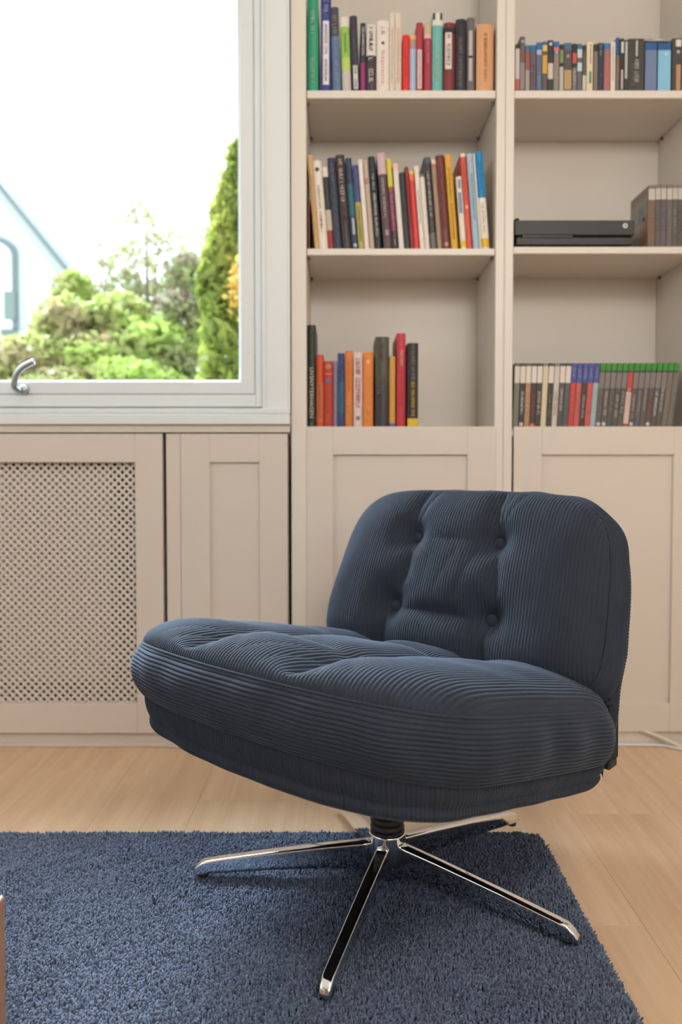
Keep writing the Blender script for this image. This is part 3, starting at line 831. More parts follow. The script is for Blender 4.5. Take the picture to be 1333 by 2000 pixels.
BL, DK = (52, 116, 164), (52, 50, 46)
D = [
 E_((28, 62, 28, 62, 105), DK, 'white and red film case', b=[(.03, .9, (206, 198, 190)), (.03, .26, (196, 92, 82))]),
 E_((64, 103, 62, 103, 46), (96, 88, 92), 'taller grey film case', b=[(.03, .52, (140, 130, 126)), (.52, .8, (112, 84, 86))], m=[(.84, .97, .2, .8, (170, 165, 170), 'dot')]),
 E_((105, 141, 105, 141, 112), (60, 118, 146), 'teal topped film case with red middle', b=[(.02, .46, (160, 152, 142)), (.46, .88, (150, 84, 80))]),
 E_((144, 190, 144, 190, 112), (44, 106, 150), 'blue topped film case with mauve spine', b=[(.02, .84, (104, 84, 88))], m=[(.1, .6, .35, .65, (140, 110, 120))]),
 E_((193, 235, 193, 235, 90), (48, 110, 164), 'blue topped film case with slate blue spine', b=[(.02, .82, (92, 104, 134)), (.74, .84, (170, 180, 192))], m=[(.05, .3, .25, .7, (156, 174, 206))]),
 E_((238, 279, 238, 279, 84), (58, 104, 148), 'film case with a yellow spine', b=[(.02, .88, (96, 82, 72)), (.35, .72, (206, 160, 70)), (.8, .92, (222, 182, 110))]),
 E_((281, 325, 281, 325, 74), (58, 52, 50), 'black film case with a white patch', b=[(.24, .55, (206, 192, 176))], m=[(.86, .98, .2, .8, (200, 196, 176), 'dot'), (.3, .54, .3, .6, (236, 226, 210), 'dot')]),
 E_((327, 371, 327, 371, 84), (46, 108, 164), 'blue topped film case with taupe spine', b=[(.02, .74, (142, 128, 114)), (.8, .88, (222, 110, 104))], m=[(.74, .8, .3, .7, (210, 200, 190), 'dot')]),
 E_((373, 405, 373, 405, 106), DK, 'black topped film case with a green stripe', b=[(.02, .52, (190, 180, 168)), (.6, .88, (126, 142, 92))]),
 E_((408, 470, 408, 470, 94), (70, 108, 150), 'wide blue topped film case', b=[(.02, .86, (88, 76, 70)), (.04, .44, (182, 150, 106))], m=[(.6, .84, .3, .7, (160, 150, 158), 'dot')]),
 E_((473, 508, 473, 508, 100), DK, 'black topped film case with a red patch', b=[(.02, .5, (120, 112, 110)), (.58, .8, (190, 82, 70))], m=[(.1, .42, .3, .75, (214, 206, 204))]),
 E_((511, 550, 511, 550, 102), (66, 112, 146), 'film case with pale aqua patches', b=[(.02, .86, (104, 100, 104)), (.42, .60, (186, 216, 220)), (.7, .88, (190, 212, 216))]),
 E_((553, 582, 553, 582, 112), DK, 'slim dark green film case', b=[(.02, .86, (88, 90, 76)), (.02, .34, (204, 194, 182))]),
 E_((585, 636, 585, 636, 88), (226, 208, 178), 'cream film case with a green stripe', m=[(.16, .4, .4, .75, (76, 138, 116), 'block'), (.55, .95, .5, .66, (160, 140, 120))]),
 E_((640, 672, 640, 672, 104), DK, 'black topped film case with grey brown spine', b=[(.02, .84, (130, 114, 102))]),
 E_((674, 718, 674, 718, 94), (52, 58, 74), 'navy film case', m=[(.06, .36, .35, .7, (112, 114, 140)), (.7, .95, .3, .6, (176, 186, 198))]),
 E_((720, 768, 720, 768, 96), (44, 122, 172), 'film case with a dusty red spine', b=[(.02, .86, (178, 104, 98)), (.6, .86, (164, 108, 100))]),
 E_((772, 811, 772, 811, 86), (232, 216, 200), 'ivory film case', m=[(.2, .9, .4, .6, (214, 196, 180))]),
 E_((816, 840, 816, 840, 52), (40, 92, 152), 'tall blue topped film case', b=[(.02, .66, (128, 112, 92))]),
 E_((843, 880, 843, 880, 60), (58, 50, 48), 'black film case with white marks', m=[(.03, .4, .3, .72, (190, 180, 174), 'block'), (.72, .93, .3, .8, (216, 208, 190), 'block')]),
 E_((883, 905, 883, 905, 70), (60, 76, 70), 'slim film case with a pale grey stripe', b=[(.24, .96, (172, 180, 174))]),
 E_((908, 1036, 908, 1036, 62), (68, 66, 62), 'wide black box with silver lettering', m=[(.06, .6, .42, .66, (192, 188, 182)), (.08, .52, .28, .40, (140, 136, 130)), (.66, .96, .48, .58, (206, 200, 190), 'block')], d=.15),
 E_((1040, 1136, 1040, 1136, 92), (50, 96, 148), 'broad dusty blue film box', b=[(.01, .84, (112, 128, 162))], d=.14),
 E_((1140, 1246, 1140, 1246, 92), (40, 92, 146), 'broad sky blue film box', b=[(.01, .84, (136, 192, 220))], m=[(.7, .8, .5, .75, (170, 215, 235), 'dot')], d=.14),
 E_((1252, 1345, 1252, 1345, 60), (76, 68, 64), 'dark box with white and tan print', m=[(.02, .5, .36, .72, (182, 144, 100), 'block'), (.84, .97, .3, .75, (222, 214, 204), 'block'), (.66, .82, .36, .66, (180, 176, 172), 'dot')], d=.15),
 E_((1350, 1395, 1350, 1395, 90), DK, 'black film case at the picture edge', b=[(.05, .85, (80, 80, 90))]),
]
cvD = Conv(1000, 60, 4.003, 172)
row('film_case', D, cvD, 0.010, s1t, 0.135, 'top right shelf', 'film cases on the top shelf', 'film case', 'case', 0.003)
# flat grey box lying across the blue film boxes
q0 = at(1000 + 1042 / 4.003, 60 + 90 / 4.003, YF + 0.014); q1 = at(1000 + 1244 / 4.003, 60 + 56 / 4.003, YF + 0.014)
zb0 = max(at(1270, 60 + 92 / 4.003, YF + 0.013).z, q0.z) + 0.0035
gb = box('flat_case', q0.x, q1.x, YF + 0.016, YF + 0.15, zb0, q1.z, cmat((158, 156, 152)), None, 0.001)
gbl = boxmesh(q0.x + 0.02, q1.x - 0.02, YF + 0.0154, YF + 0.0165, zb0 + 0.001, q1.z - 0.001); gbl.name = 'spine_insert'
link('spine_insert', gbl, cmat((184, 182, 176)), gb)
tag(gb, 'thin grey case lying flat on the two blue film boxes', 'film case')

# middle right shelf: console and grey game cases
z2 = at(1100, 480.5, YF).z
yk = YF + 0.012
k0, k1 = at(1006, 450, yk), at(1240, 450, yk)
con = empty('game_console', ((k0.x + k1.x) / 2, yk + 0.1, z2))
tag(con, 'flat black game console with a round silver power button', 'game console')
zA, zB, zC2, zD = at(1100, 430, yk).z, at(1100, 459, yk).z, at(1100, 463, yk).z, at(1100, 477.5, yk).z
M_CON = mat('matt_console_plastic', (0.038, 0.037, 0.036), 0.5, bump=(300, 0.05))
upb = box('upper_body', k0.x, k1.x, yk, yk + 0.225, zB, zA, M_CON, con, 0.002, seg=2)
box('lower_body', k0.x + 0.005, k1.x - 0.004, yk + 0.003, yk + 0.222, zD, zC2, M_CON, con, 0.002, seg=2)
box('disc_slot', k0.x + 0.02, k0.x + 0.145, yk + 0.002, yk + 0.02, zC2, zB, M_BLACK, con, 0)
box('neck', k0.x + 0.012, k1.x - 0.012, yk + 0.012, yk + 0.215, zC2 - 0.001, zB + 0.001, M_BLACK, con, 0)
for fx in (k0.x + 0.03, k1.x - 0.03):
    for fy in (yk + 0.02, yk + 0.2):
        ft = lathe('foot', [(0.009, 0), (0.009, (zD - z2) - 0.0002)], M_BLACK, con, 16)
        ft.location = Vector((fx, fy, z2 + 0.0003)) - root_loc(con)
bt = lathe('power_button', [(0.0062, 0), (0.0062, 0.001), (0.0056, 0.0016)], mat('silver_button', (0.75, 0.72, 0.68), 0.4), con, 24)
bp = at(1222, 441, yk); bt.location = Vector((bp.x, yk, bp.z)) - root_loc(con); bt.rotation_euler = (R(90), 0, 0)
for s in (-1, 1):
    xm = tube('button_mark', [(-0.003 * s, -0.003, 0.0014), (0, 0, 0.0019), (0.003 * s, 0.003, 0.0014)], 0.0007, M_CON, bt, 6)
us = lathe('port', [(0.003, 0), (0.003, 0.0008)], M_BLACK, con, 12)
us.location = Vector((k1.x - 0.02, yk + 0.0026, (zC2 + zD) / 2)) - root_loc(con); us.rotation_euler = (R(90), 0, 0)
# black cable lying on the console
cp = []
for px, dz, dy in [(1008, .004, .09), (1014, .014, .06), (1021, .017, .05), (1016, .012, .04), (1030, .006, .045), (1050, .0055, .06), (1075, .0045, .07), (1115, .0045, .06), (1150, .005, .075), (1190, .0045, .065), (1215, .0042, .09)]:
    v = at(px, 430, yk); cp.append((v.x, yk + dy, zA + dz))
tag(tube('console_cable', spline(cp, 8), 0.0038, M_BLACK, None, 8), 'black cable lying loosely on top of the game console', 'cable')

Eg = [E_((x0, x1, x0, x1, yt), (128, 118, 108), l, b=[(.02, .76, bc), (.76, .94, (190, 182, 172))], m=[(.2, .6, .3, .65, mc)], d=.118)
      for x0, x1, yt, l, bc, mc in [
 (660, 798, 120, 'clear game case with its cover picture showing', (120, 92, 76), (150, 140, 110)),
 (800, 902, 112, 'grey game case with a pale head', (92, 86, 80), (130, 122, 116)),
 (905, 1018, 108, 'dark grey game case with a faint violet mark', (96, 84, 90), (140, 130, 150)),
 (1022, 1134, 108, 'grey game case with a light foot', (104, 96, 92), (150, 146, 142)),
 (1136, 1236, 104, 'slim brown grey game case', (94, 82, 74), (170, 162, 152)),
 (1238, 1345, 104, 'slim olive grey game case', (88, 82, 74), (120, 112, 102)),
 (1347, 1450, 104, 'outermost grey game case', (98, 92, 86), (140, 132, 126))]]
cvE = Conv(1200, 350, 10.02, 481)
row('game_case', Eg, cvE, 0.008, z2, 0.12, 'beside the black console', 'grey game cases beside the console', 'game case', 'case', 0.001)
# cover picture on the exposed side of the first of them
first = [o for o in C.objects if o.name.startswith('game_case')][0]
for a0, a1, b0, b1, rgb in [(.012, .112, .006, .128, (150, 142, 132)), (.02, .06, .07, .11, (120, 124, 134)), (.05, .105, .02, .07, (176, 164, 150)), (.012, .03, .01, .08, (180, 104, 76))]:
    pm = boxmesh(-0.0006 - 0.0002 * (rgb[0] != 150), 0.0004, a0, a1, b0, b1); pm.name = 'cover_print'
    link('cover_print', pm, cmat(rgb, .35), first)

# lowest right shelf: leaning game cases
G = []
bodies = [((118, 124, 106), None), (DK, WHT), ((176, 130, 96), (206, 190, 160)), ((64, 52, 54), (180, 76, 76)), ((66, 60, 54), (208, 200, 188)), ((214, 196, 166), None), ((58, 60, 52), (150, 136, 70)), ((206, 192, 184), (170, 160, 160)), ((84, 78, 76), (206, 196, 200)), ((82, 90, 90), None),
          ((200, 62, 56), (222, 130, 120)), ((196, 92, 90), (210, 130, 120)), ((70, 58, 52), (190, 184, 178)), ((204, 84, 76), (216, 130, 120)), ((160, 178, 186), (196, 206, 206)),
          ((98, 92, 84), None), ((98, 90, 86), (206, 196, 186)), ((92, 86, 82), (150, 140, 134)), ((90, 84, 80), (196, 188, 178)), ((92, 88, 82), (180, 174, 160)), ((190, 70, 66), (224, 200, 194)), ((94, 88, 84), (210, 160, 158)), ((98, 92, 90), (170, 160, 166)), ((100, 94, 88), (184, 176, 170)), ((94, 86, 82), (186, 96, 66)), ((92, 88, 86), (216, 208, 212)), ((94, 90, 82), (196, 192, 176)), ((122, 112, 104), (160, 148, 140)), ((118, 110, 100), (150, 142, 132))]
names = ['grey green', 'black and white', 'orange brown', 'dark red marked', 'dark with pale title', 'all cream', 'dark with olive title', 'mostly white', 'dark with lilac title', 'dark teal grey',
         'bright red', 'rose red', 'dark brown', 'salmon red', 'pale blue', 'plain grey', 'grey with white title', 'dim grey', 'grey with cream title', 'grey with narrow title', 'red', 'grey with pink mark', 'grey with violet mark', 'grey with light title', 'grey with orange title', 'grey with bold white title', 'grey with ivory title', 'light taupe', 'worn taupe']
for i in range(29):
    tb = 25 + (1322 - 25) * i / 29; te = 25 + (1322 - 25) * (i + 1) / 29
    bb = 8 + (1252 - 8) * i / 29; be = 8 + (1252 - 8) * (i + 1) / 29
    body, title = bodies[i]
    if i < 10:
        shell, head, hn = tuple(int(v * .6) for v in body), (222, 210, 200), 'white headed'
        bands = [(.01, .70, body), (.70, .955, head)]
        if i in (5, 7): bands = [(.01, .955, body)]
    elif i < 15:
        shell, head, hn = tuple(int(v * .6) for v in body), (74, 84, 150), 'blue headed'
        bands = [(.01, .70, body), (.70, .995, head)]
    else:
        shell, head, hn = (66, 62, 58), (128, 120, 114), 'green topped'
        bands = [(.005, .86, body), (.62, .86, head)]
        if i == 20: bands = [(.005, .86, body), (.08, .56, (214, 186, 178))]
        if i > 26: bands = [(.005, .86, body)]
        bands.append((.88, .998, (56, 138, 46)))
    mk = []
    if title: mk.append((.16 + .04 * (i % 3), .52 + .05 * ((i * 7) % 3), .28, .72, title))
    if i in (1, 15, 16, 21, 24): mk.append((.03, .12, .15, .85, (206, 196, 186), 'dot'))
    if i == 3: mk.append((.02, .09, .1, .9, (206, 124, 60), 'dot'))
    if 10 <= i < 15: mk.append((.76, .92, .35, .65, (170, 176, 206)))
    G.append(E_((bb, be, tb, te, 40), shell, names[i] + ' ' + hn + ' game case', b=bands, m=mk, lean=True, d=.125))
cvF = Conv(1000, 700, 4.003, 829.5)
row('game_case', G, cvF, 0.021, s3t, 0.125, 'lowest right shelf', 'leaning game cases on the lowest shelf', 'game case', 'case', 0.0)

# cables creeping out from under the right bookcase
def fl(px, py, z=0.004):
    a = (px - 666.5) / FPX; b = (CY - py) / FPX
    r = (a, math.cos(PITCH) + b * math.sin(PITCH), -math.sin(PITCH) + b * math.cos(PITCH))
    t = (z - CAM_H) / r[2]
    return (t * r[0], t * r[1], z)
p = at(1258, 1432, YF + 0.006)
cb1 = [(p.x - 0.01, YF + 0.006, 0.04), (at(1272, 1437, YF).x, YF - 0.004, 0.036), (at(1300, 1450, YF).x, YF - 0.012, 0.022), (at(1322, 1464, YF).x, YF - 0.02, 0.010), (at(1345, 1480, YF).x, YF - 0.03, 0.0045), (at(1400, 1505, YF).x, YF - 0.05, 0.0045)]
tag(tube('cable', spline(cb1, 10), 0.0042, M_CABLE, None, 10), 'cream cable coming out beneath the right bookcase door', 'cable')
cb2 = [(at(1150, 1465, YF).x, YF + 0.006, 0.0042), (at(1230, 1465, YF).x, YF + 0.005, 0.0042), (at(1275, 1464, YF).x, YF + 0.004, 0.0042), (at(1300, 1467, YF).x, YF - 0.004, 0.0042), (at(1325, 1482, YF).x, YF - 0.028, 0.0042), (at(1350, 1497, YF).x, YF - 0.055, 0.0042), (at(1400, 1520, YF).x, YF - 0.09, 0.0042)]
tag(tube('cable', spline(cb2, 10), 0.0038, mat('white_cable', (0.78, 0.76, 0.74), 0.4), None, 10), 'white cable running along the plinth on the floor', 'cable')

# ------------------------------------------------------------------ rug
RX0, RX1, RY0, RY1 = -0.98, 0.372, 0.62, 1.421
rug = empty('rug', ((RX0 + RX1) / 2, (RY0 + RY1) / 2, 0))
tag(rug, 'dark blue shaggy rug under the swivel chair', 'rug')
def rug_material():
    m = bpy.data.materials.new('blue_yarn')
    m.use_nodes = True
    nt = m.node_tree
    p = nt.nodes['Principled BSDF']
    at_ = nt.nodes.new('ShaderNodeAttribute'); at_.attribute_name = 'shade'
    cr = nt.nodes.new('ShaderNodeValToRGB')
    cr.color_ramp.elements[0].color = (0.042, 0.059, 0.104, 1)
    cr.color_ramp.elements[1].color = (0.160, 0.205, 0.305, 1)
    nt.links.new(at_.outputs['Fac'], cr.inputs[0])
    nt.links.new(cr.outputs[0], p.inputs['Base Color'])
    p.inputs['Roughness'].default_value = 0.75
    p.inputs['Sheen Weight'].default_value = 0.25
    p.inputs['Sheen Roughness'].default_value = 0.4
    return m
M_YARN = rug_material()
rb = box('backing', RX0 + 0.004, RX1 - 0.004, RY0 + 0.004, RY1 - 0.004, 0.0005, 0.012, mat('rug_backing', (0.03, 0.045, 0.08), 0.95), rug, 0.002)
sp = 0.0030
gx, gy = np.meshgrid(np.arange(RX0, RX1, sp), np.arange(RY0, RY1, sp))
px = gx.ravel() + rng.uniform(-.5, .5, gx.size) * sp * 1.3
py = gy.ravel() + rng.uniform(-.5, .5, gx.size) * sp * 1.3
rc = 0.045
cxr = np.clip(px, RX0 + rc, RX1 - rc); cyr = np.clip(py, RY0 + rc, RY1 - rc)
ok = np.hypot(px - cxr, py - cyr) < rc
px, py = px[ok], py[ok]
n = len(px)
# lean field: large soft strokes in the pile
def soft(x, y, f, s):
    r_ = np.random.default_rng(s)
    v = np.zeros_like(x)
    for k in range(7):
        a = r_.uniform(0, 6.28); q = f * r_.uniform(.5, 1.6)
        v += np.sin(q * (x * np.cos(a) + y * np.sin(a)) + r_.uniform(0, 6.28))
    return v / 3.0
la = soft(px, py, 16, 1) * 1.4 + rng.normal(0, 1.3, n)
lm = 0.0010 + 0.0010 * soft(px, py, 20, 2) + rng.normal(0, 0.0016, n)
edge = np.minimum.reduce([px - RX0, RX1 - px, py - RY0, RY1 - py])
ex = np.where(RX1 - px < 0.010, 0.0035, 0) ; ey = np.where(RY1 - py < 0.010, 0.0035, 0)
hz = 0.0275 + rng.normal(0, 0.0012, n) + 0.0012 * soft(px, py, 130, 5) - 0.007 * np.clip(1 - edge / 0.012, 0, 1)
rad_ = rng.uniform(0.0016, 0.0024, n)
th0 = rng.uniform(0, 6.28, n)
dx = np.cos(la) * lm + ex; dy = np.sin(la) * lm + ey
rings = []
for fz, fr, fd in ((0.66, 0.8, 0.0), (0.93, 1.0, 0.8)):
    for k in range(3):
        t = th0 + k * 2.0944 + fz * 0.9
        rings.append(np.stack([px + dx * fd + rad_ * fr * np.cos(t), py + dy * fd + rad_ * fr * np.sin(t), hz * fz], -1))
top = np.stack([px + dx * 1.1, py + dy * 1.1, hz], -1)
V = np.stack(rings + [top], 1)           # n,7,3
b = (np.arange(n) * 7)[:, None]
tri = []
for k in range(3):
    a0, a1 = k, (k + 1) % 3
    tri += [(a0, a1, a1 + 3), (a0, a1 + 3, a0 + 3)]
for k in range(3): tri.append((3 + k, 3 + (k + 1) % 3, 6))
tri = np.array(tri)
F = (b[:, :, None] + tri[None]).reshape(-1, 3)
off = root_loc(rug)
pile = meshnp('pile', V.reshape(-1, 3) - np.array(off), [F])
shade = np.clip(0.5 + rng.normal(0, 0.25, n), 0, 1)
att = pile.attributes.new('shade', 'FLOAT', 'POINT')
if len(pile.vertices) == n * 7:
    att.data.foreach_set('value', np.repeat(shade, 7).astype(np.float32))
po = link('pile', pile, M_YARN, rug, smooth=True)
po['kind'] = 'stuff'

# ------------------------------------------------------------------ swivel chair
HX, HY = 0.077, 1.228
TH = math.radians(42)
chair = empty('swivel_chair', (HX, HY, 0.003), -TH)
tag(chair, 'low dark blue corduroy swivel chair with a buttoned back and chrome star base', 'chair')

def cord_material(name, col, sheen):
    m = bpy.data.materials.new(name)
    m.use_nodes = True
    nt = m.node_tree
    p = nt.nodes['Principled BSDF']
    tc = nt.nodes.new('ShaderNodeTexCoord')
    n1 = nt.nodes.new('ShaderNodeTexNoise'); n1.inputs['Scale'].default_value = 14; n1.inputs['Detail'].default_value = 5
    n2 = nt.nodes.new('ShaderNodeTexNoise'); n2.inputs['Scale'].default_value = 900; n2.inputs['Detail'].default_value = 2
    nt.links.new(tc.outputs['Object'], n1.inputs['Vector']); nt.links.new(tc.outputs['Object'], n2.inputs['Vector'])
    mx = nt.nodes.new('ShaderNodeMix'); mx.data_type = 'RGBA'
    mx.inputs[6].default_value = (*[c * 0.75 for c in col], 1)
    mx.inputs[7].default_value = (*[c * 1.3 for c in col], 1)
    nt.links.new(n1.outputs['Fac'], mx.inputs[0])
    nt.links.new(mx.outputs[2], p.inputs['Base Color'])
    p.inputs['Roughness'].default_value = 0.85
    p.inputs['Specular IOR Level'].default_value = 0.25
    p.inputs['Sheen Weight'].default_value = sheen
    p.inputs['Sheen Roughness'].default_value = 0.35
    p.inputs['Sheen Tint'].default_value = (0.55, 0.68, 0.9, 1)
    b = nt.nodes.new('ShaderNodeBump'); b.inputs['Strength'].default_value = 0.35; b.inputs['Distance'].default_value = 0.0006
    nt.links.new(n2.outputs['Fac'], b.inputs['Height']); nt.links.new(b.outputs[0], p.inputs['Normal'])
    return m
M_CORD = cord_material('navy_corduroy', (0.0245, 0.0315, 0.046), 0.30)
RIB, RA = 0.0056, 0.0022

def normals(P):
    du = np.gradient(P, axis=0); dv = np.gradient(P, axis=1)
    N = np.cross(du, dv)
    return N / (np.linalg.norm(N, axis=2)[..., None] + 1e-12)

def ribs(c): return RA * (np.sqrt(np.abs(np.sin(math.pi * c / RIB)) + 0.002) - 0.6)

def soft_abs(d, e): return np.sqrt(d * d + e * e) - e

def crease(d, depth, w, e=0.004): return -depth * np.exp(-soft_abs(d, e) / w)

def fabric_panel(name, a, lo, hi, fn, nrow, parent, outward):
    """panel of ribbed cloth: columns of constant x between lo(x) and hi(x); fn(x, y, u, t) -> points"""
    ncol = int(2 * a / RIB) * 6 + 1
    x = np.linspace(-a, a, ncol)
    tt = np.linspace(-1, 1, nrow)
    tt = np.sign(tt) * (1 - (1 - np.abs(tt)) ** 1.35)         # closer rows at the ends
    Xg, Tg = np.meshgrid(x, tt, indexing='ij')
    L, H = lo(x)[:, None], hi(x)[:, None]
    Yg = L + (H - L) * (Tg + 1) / 2
    P = fn(Xg, Yg, Xg / a, Tg)
    N = normals(P)
    if np.sum(N * outward) < 0: N = -N; flip = True
    else: flip = False
    bad = np.linalg.norm(N, axis=2) < 0.5
    N[bad] = outward
    P = P + N * ribs(Xg)[..., None]
    f = gridfaces(*P.shape[:2])
    if flip: f = f[:, ::-1]
    me = meshnp(name, P.reshape(-1, 3), [f])
    return link(name, me, M_CORD, parent, smooth=True)

def superloop(a, lo, hi, npts):
    """outline as evenly spaced loop (x, y), counter-clockwise seen with x right, y up"""
    x = a * np.sin(np.linspace(-math.pi / 2, math.pi / 2, 1500))
    p = np.concatenate([np.stack([x, lo(x)], 1), np.stack([x[::-1], hi(x[::-1])], 1)])
    d = np.r_[0, np.cumsum(np.linalg.norm(np.diff(p, axis=0), axis=1))]
    s = np.linspace(0, d[-1], npts, endpoint=False)
    q = np.stack([np.interp(s, d, p[:, 0]), np.interp(s, d, p[:, 1])], 1)
    for _ in range(6): q = 0.5 * q + 0.25 * (np.roll(q, 1, 0) + np.roll(q, -1, 0))
    t = np.roll(q, -1, 0) - np.roll(q, 1, 0)
    t /= np.linalg.norm(t, axis=1)[:, None]
    nrm = np.stack([t[:, 1], -t[:, 0]], 1)
    return q, nrm, s

# seat ------------------------------------------------
SA, SYC = 0.306, -0.03
def s_lo(x): return SYC - (0.258 + 0.050 * (1 - (x / SA) ** 2)) * np.clip(1 - np.abs(x / SA) ** 7, 0, 1) ** (1 / 7)
def s_hi(x): return SYC + 0.262 * np.clip(1 - np.abs(x / SA) ** 5, 0, 1) ** (1 / 5)
def seam_z(y): return 0.371 - 0.215 * y
SB = [(-0.10, -0.185), (0.10, -0.185), (-0.10, 0.03), (0.10, 0.03)]
def seat_top(x, y, u, t):
    puff = 0.056 * (np.clip(1 - np.abs(u) ** 5, 0, 1) * np.clip(1 - np.abs(t) ** 5, 0, 1)) ** 0.55
    side = np.clip(1 - np.abs(u) ** 8, 0, 1) * np.clip(1 - np.abs(t) ** 14, 0, 1)
    D = [np.zeros_like(x)]
    for bx_, by_ in SB:
        D.append(-0.050 * np.exp(-soft_abs(np.hypot(x - bx_, y - by_), 0.006) / 0.038))
    for bx_ in (-0.10, 0.10):
        wob = 0.006 * np.sin(y * 21 + bx_ * 30)
        D.append(crease(x - bx_ - wob, 0.040, 0.040, 0.0015) * side)
    for by_, dep in ((-0.185, 0.022), (0.03, 0.030)):
        inner = np.exp(-np.clip(np.abs(x) - 0.10, 0, 1) / 0.06)
        D.append(crease(y - by_ - 0.10 * x * x, dep, 0.036, 0.004) * inner * side)
    K = 260.0
    d = -np.log(sum(np.exp(-K * q_) for q_ in D) / len(D)) / K          # smooth deepest of all tufts
    for bx_ in (-0.10, 0.10):
        for sl, dep in [(-0.34, 0.0018), (0.30, 0.0022), (-0.75, 0.0012), (0.7, 0.0014)]:
            fwd = np.clip((-0.20 - y) / 0.05, 0, 1)
            d = d + crease(x - bx_ - sl * (-0.185 - y), dep, 0.006, 0.002) * fwd * np.clip((y - (s_lo(x) + 0.006)) / 0.02, 0, 1)
    d = d + 0.0010 * np.sin(x * 31 + 2 * np.sin(y * 17)) * side + 0.0009 * np.sin(y * 43 + 3 * np.sin(x * 13)) * side
    z = seam_z(y) + puff + d * np.clip(puff / 0.02, 0, 1)
    return np.stack([x, y, z], -1)
seat = fabric_panel('seat_cushion', SA, s_lo, s_hi, seat_top, 150, chair, np.array([0, 0, 1.0]))

def boxing(name, q, nrm, s, base3, out3, down3, height, bulge, ribs_n, parent, wr=0.0, vertical=False, prof=None, nv=None):
    """cloth band round a cushion edge. base3: (n,3) seam points, out3: (n,3) outward, down3: (n,3) or (3,)"""
    nv = nv or ribs_n * 6 + 1
    wv = np.linspace(0, 1, nv)
    if prof is None: off = bulge * np.sin(math.pi * np.clip(wv, 0, 1)) ** 0.75
    else: off = prof(wv)
    hh = height if np.ndim(height) else np.full(len(q), height)
    wob = np.zeros((len(q), nv))
    if wr:
        for k in range(9):
            fq = rng.uniform(25, 75); ph = rng.uniform(0, 6.28); sl = rng.uniform(-4, 4)
            am = wr * rng.uniform(.3, 1) * (0.5 + 0.5 * np.sin(s * rng.uniform(3, 9) + ph))
            wob += (am[:, None]) * np.sin(fq * s[:, None] + ph + sl * wv[None]) * np.sin(math.pi * wv)[None] ** 0.6
    P = base3[:, None, :] + out3[:, None, :] * (off[None] + wob)[..., None] + down3 * (hh[:, None] * wv[None])[..., None]
    # displacement by ribs along the outward direction
    if vertical:
        P = P + out3[:, None, :] * ribs(s)[:, None, None]
    else:
        P = P + out3[:, None, :] * ribs(wv * ribs_n * RIB)[None, :, None]
    f = gridfaces(len(q), nv, True, False)
    me = meshnp(name, P.reshape(-1, 3), [f])
    bm = bmesh.new(); bm.from_mesh(me); bm.verts.ensure_lookup_table()
    bm.faces.new([bm.verts[i * nv + nv - 1] for i in range(len(q))])
    bmesh.ops.recalc_face_normals(bm, faces=bm.faces)
    bm.to_mesh(me); bm.free()
    o = link(name, me, M_CORD, parent, smooth=True)
    return o

q, nr, ss = superloop(SA, s_lo, s_hi, 760)
base3 = np.stack([q[:, 0], q[:, 1], seam_z(q[:, 1])], 1)
out3 = np.stack([nr[:, 0], nr[:, 1], np.zeros(len(q))], 1)
down = np.array([0, 0, -1.0])
band_h = 0.080
boxing('side_band', q, nr, ss, base3 + np.array([0, 0, 0.0005]), out3, down, band_h, 0.017, 15, seat, wr=0.0016)
tube('piping', base3 + out3 * 0.0012 + np.array([0, 0, 0.0008]), 0.0019, M_CORD, seat, 6, closed=True)
# shell cover under the cushion, two soft rolls
q2 = q - nr * 0.004
def shell_z(y): return 0.241 - 0.150 * y
b3 = np.stack([q2[:, 0], q2[:, 1], seam_z(q2[:, 1]) - band_h + 0.006], 1)
hsh = b3[:, 2] - shell_z(q2[:, 1]) - 0.014 * np.abs(q2[:, 0] / SA) ** 4 * np.clip(-q2[:, 1] / 0.2, -0.5, 1)
def roll(wv): return 0.005 * np.abs(np.sin(math.pi * 1.85 * wv)) ** 0.7 - 0.012 * wv - 0.034 * np.clip((wv - 0.66) / 0.34, 0, 1) ** 2.0
nq = 1800
idx = np.linspace(0, len(q2), nq, endpoint=False)
def res(A_): return np.stack([np.interp(idx, np.arange(len(A_) + 1), np.r_[A_[:, k], A_[0, k]]) for k in range(A_.shape[1])], 1)
s2 = np.interp(idx, np.arange(len(ss) + 1), np.r_[ss, ss[-1] + (ss[-1] - ss[-2])])
shell = boxing('seat_shell', res(q2), res(nr), s2, res(b3), res(out3), down, res(hsh[:, None])[:, 0], 0.01, 4, chair, wr=0.0012, vertical=True, prof=roll, nv=26)

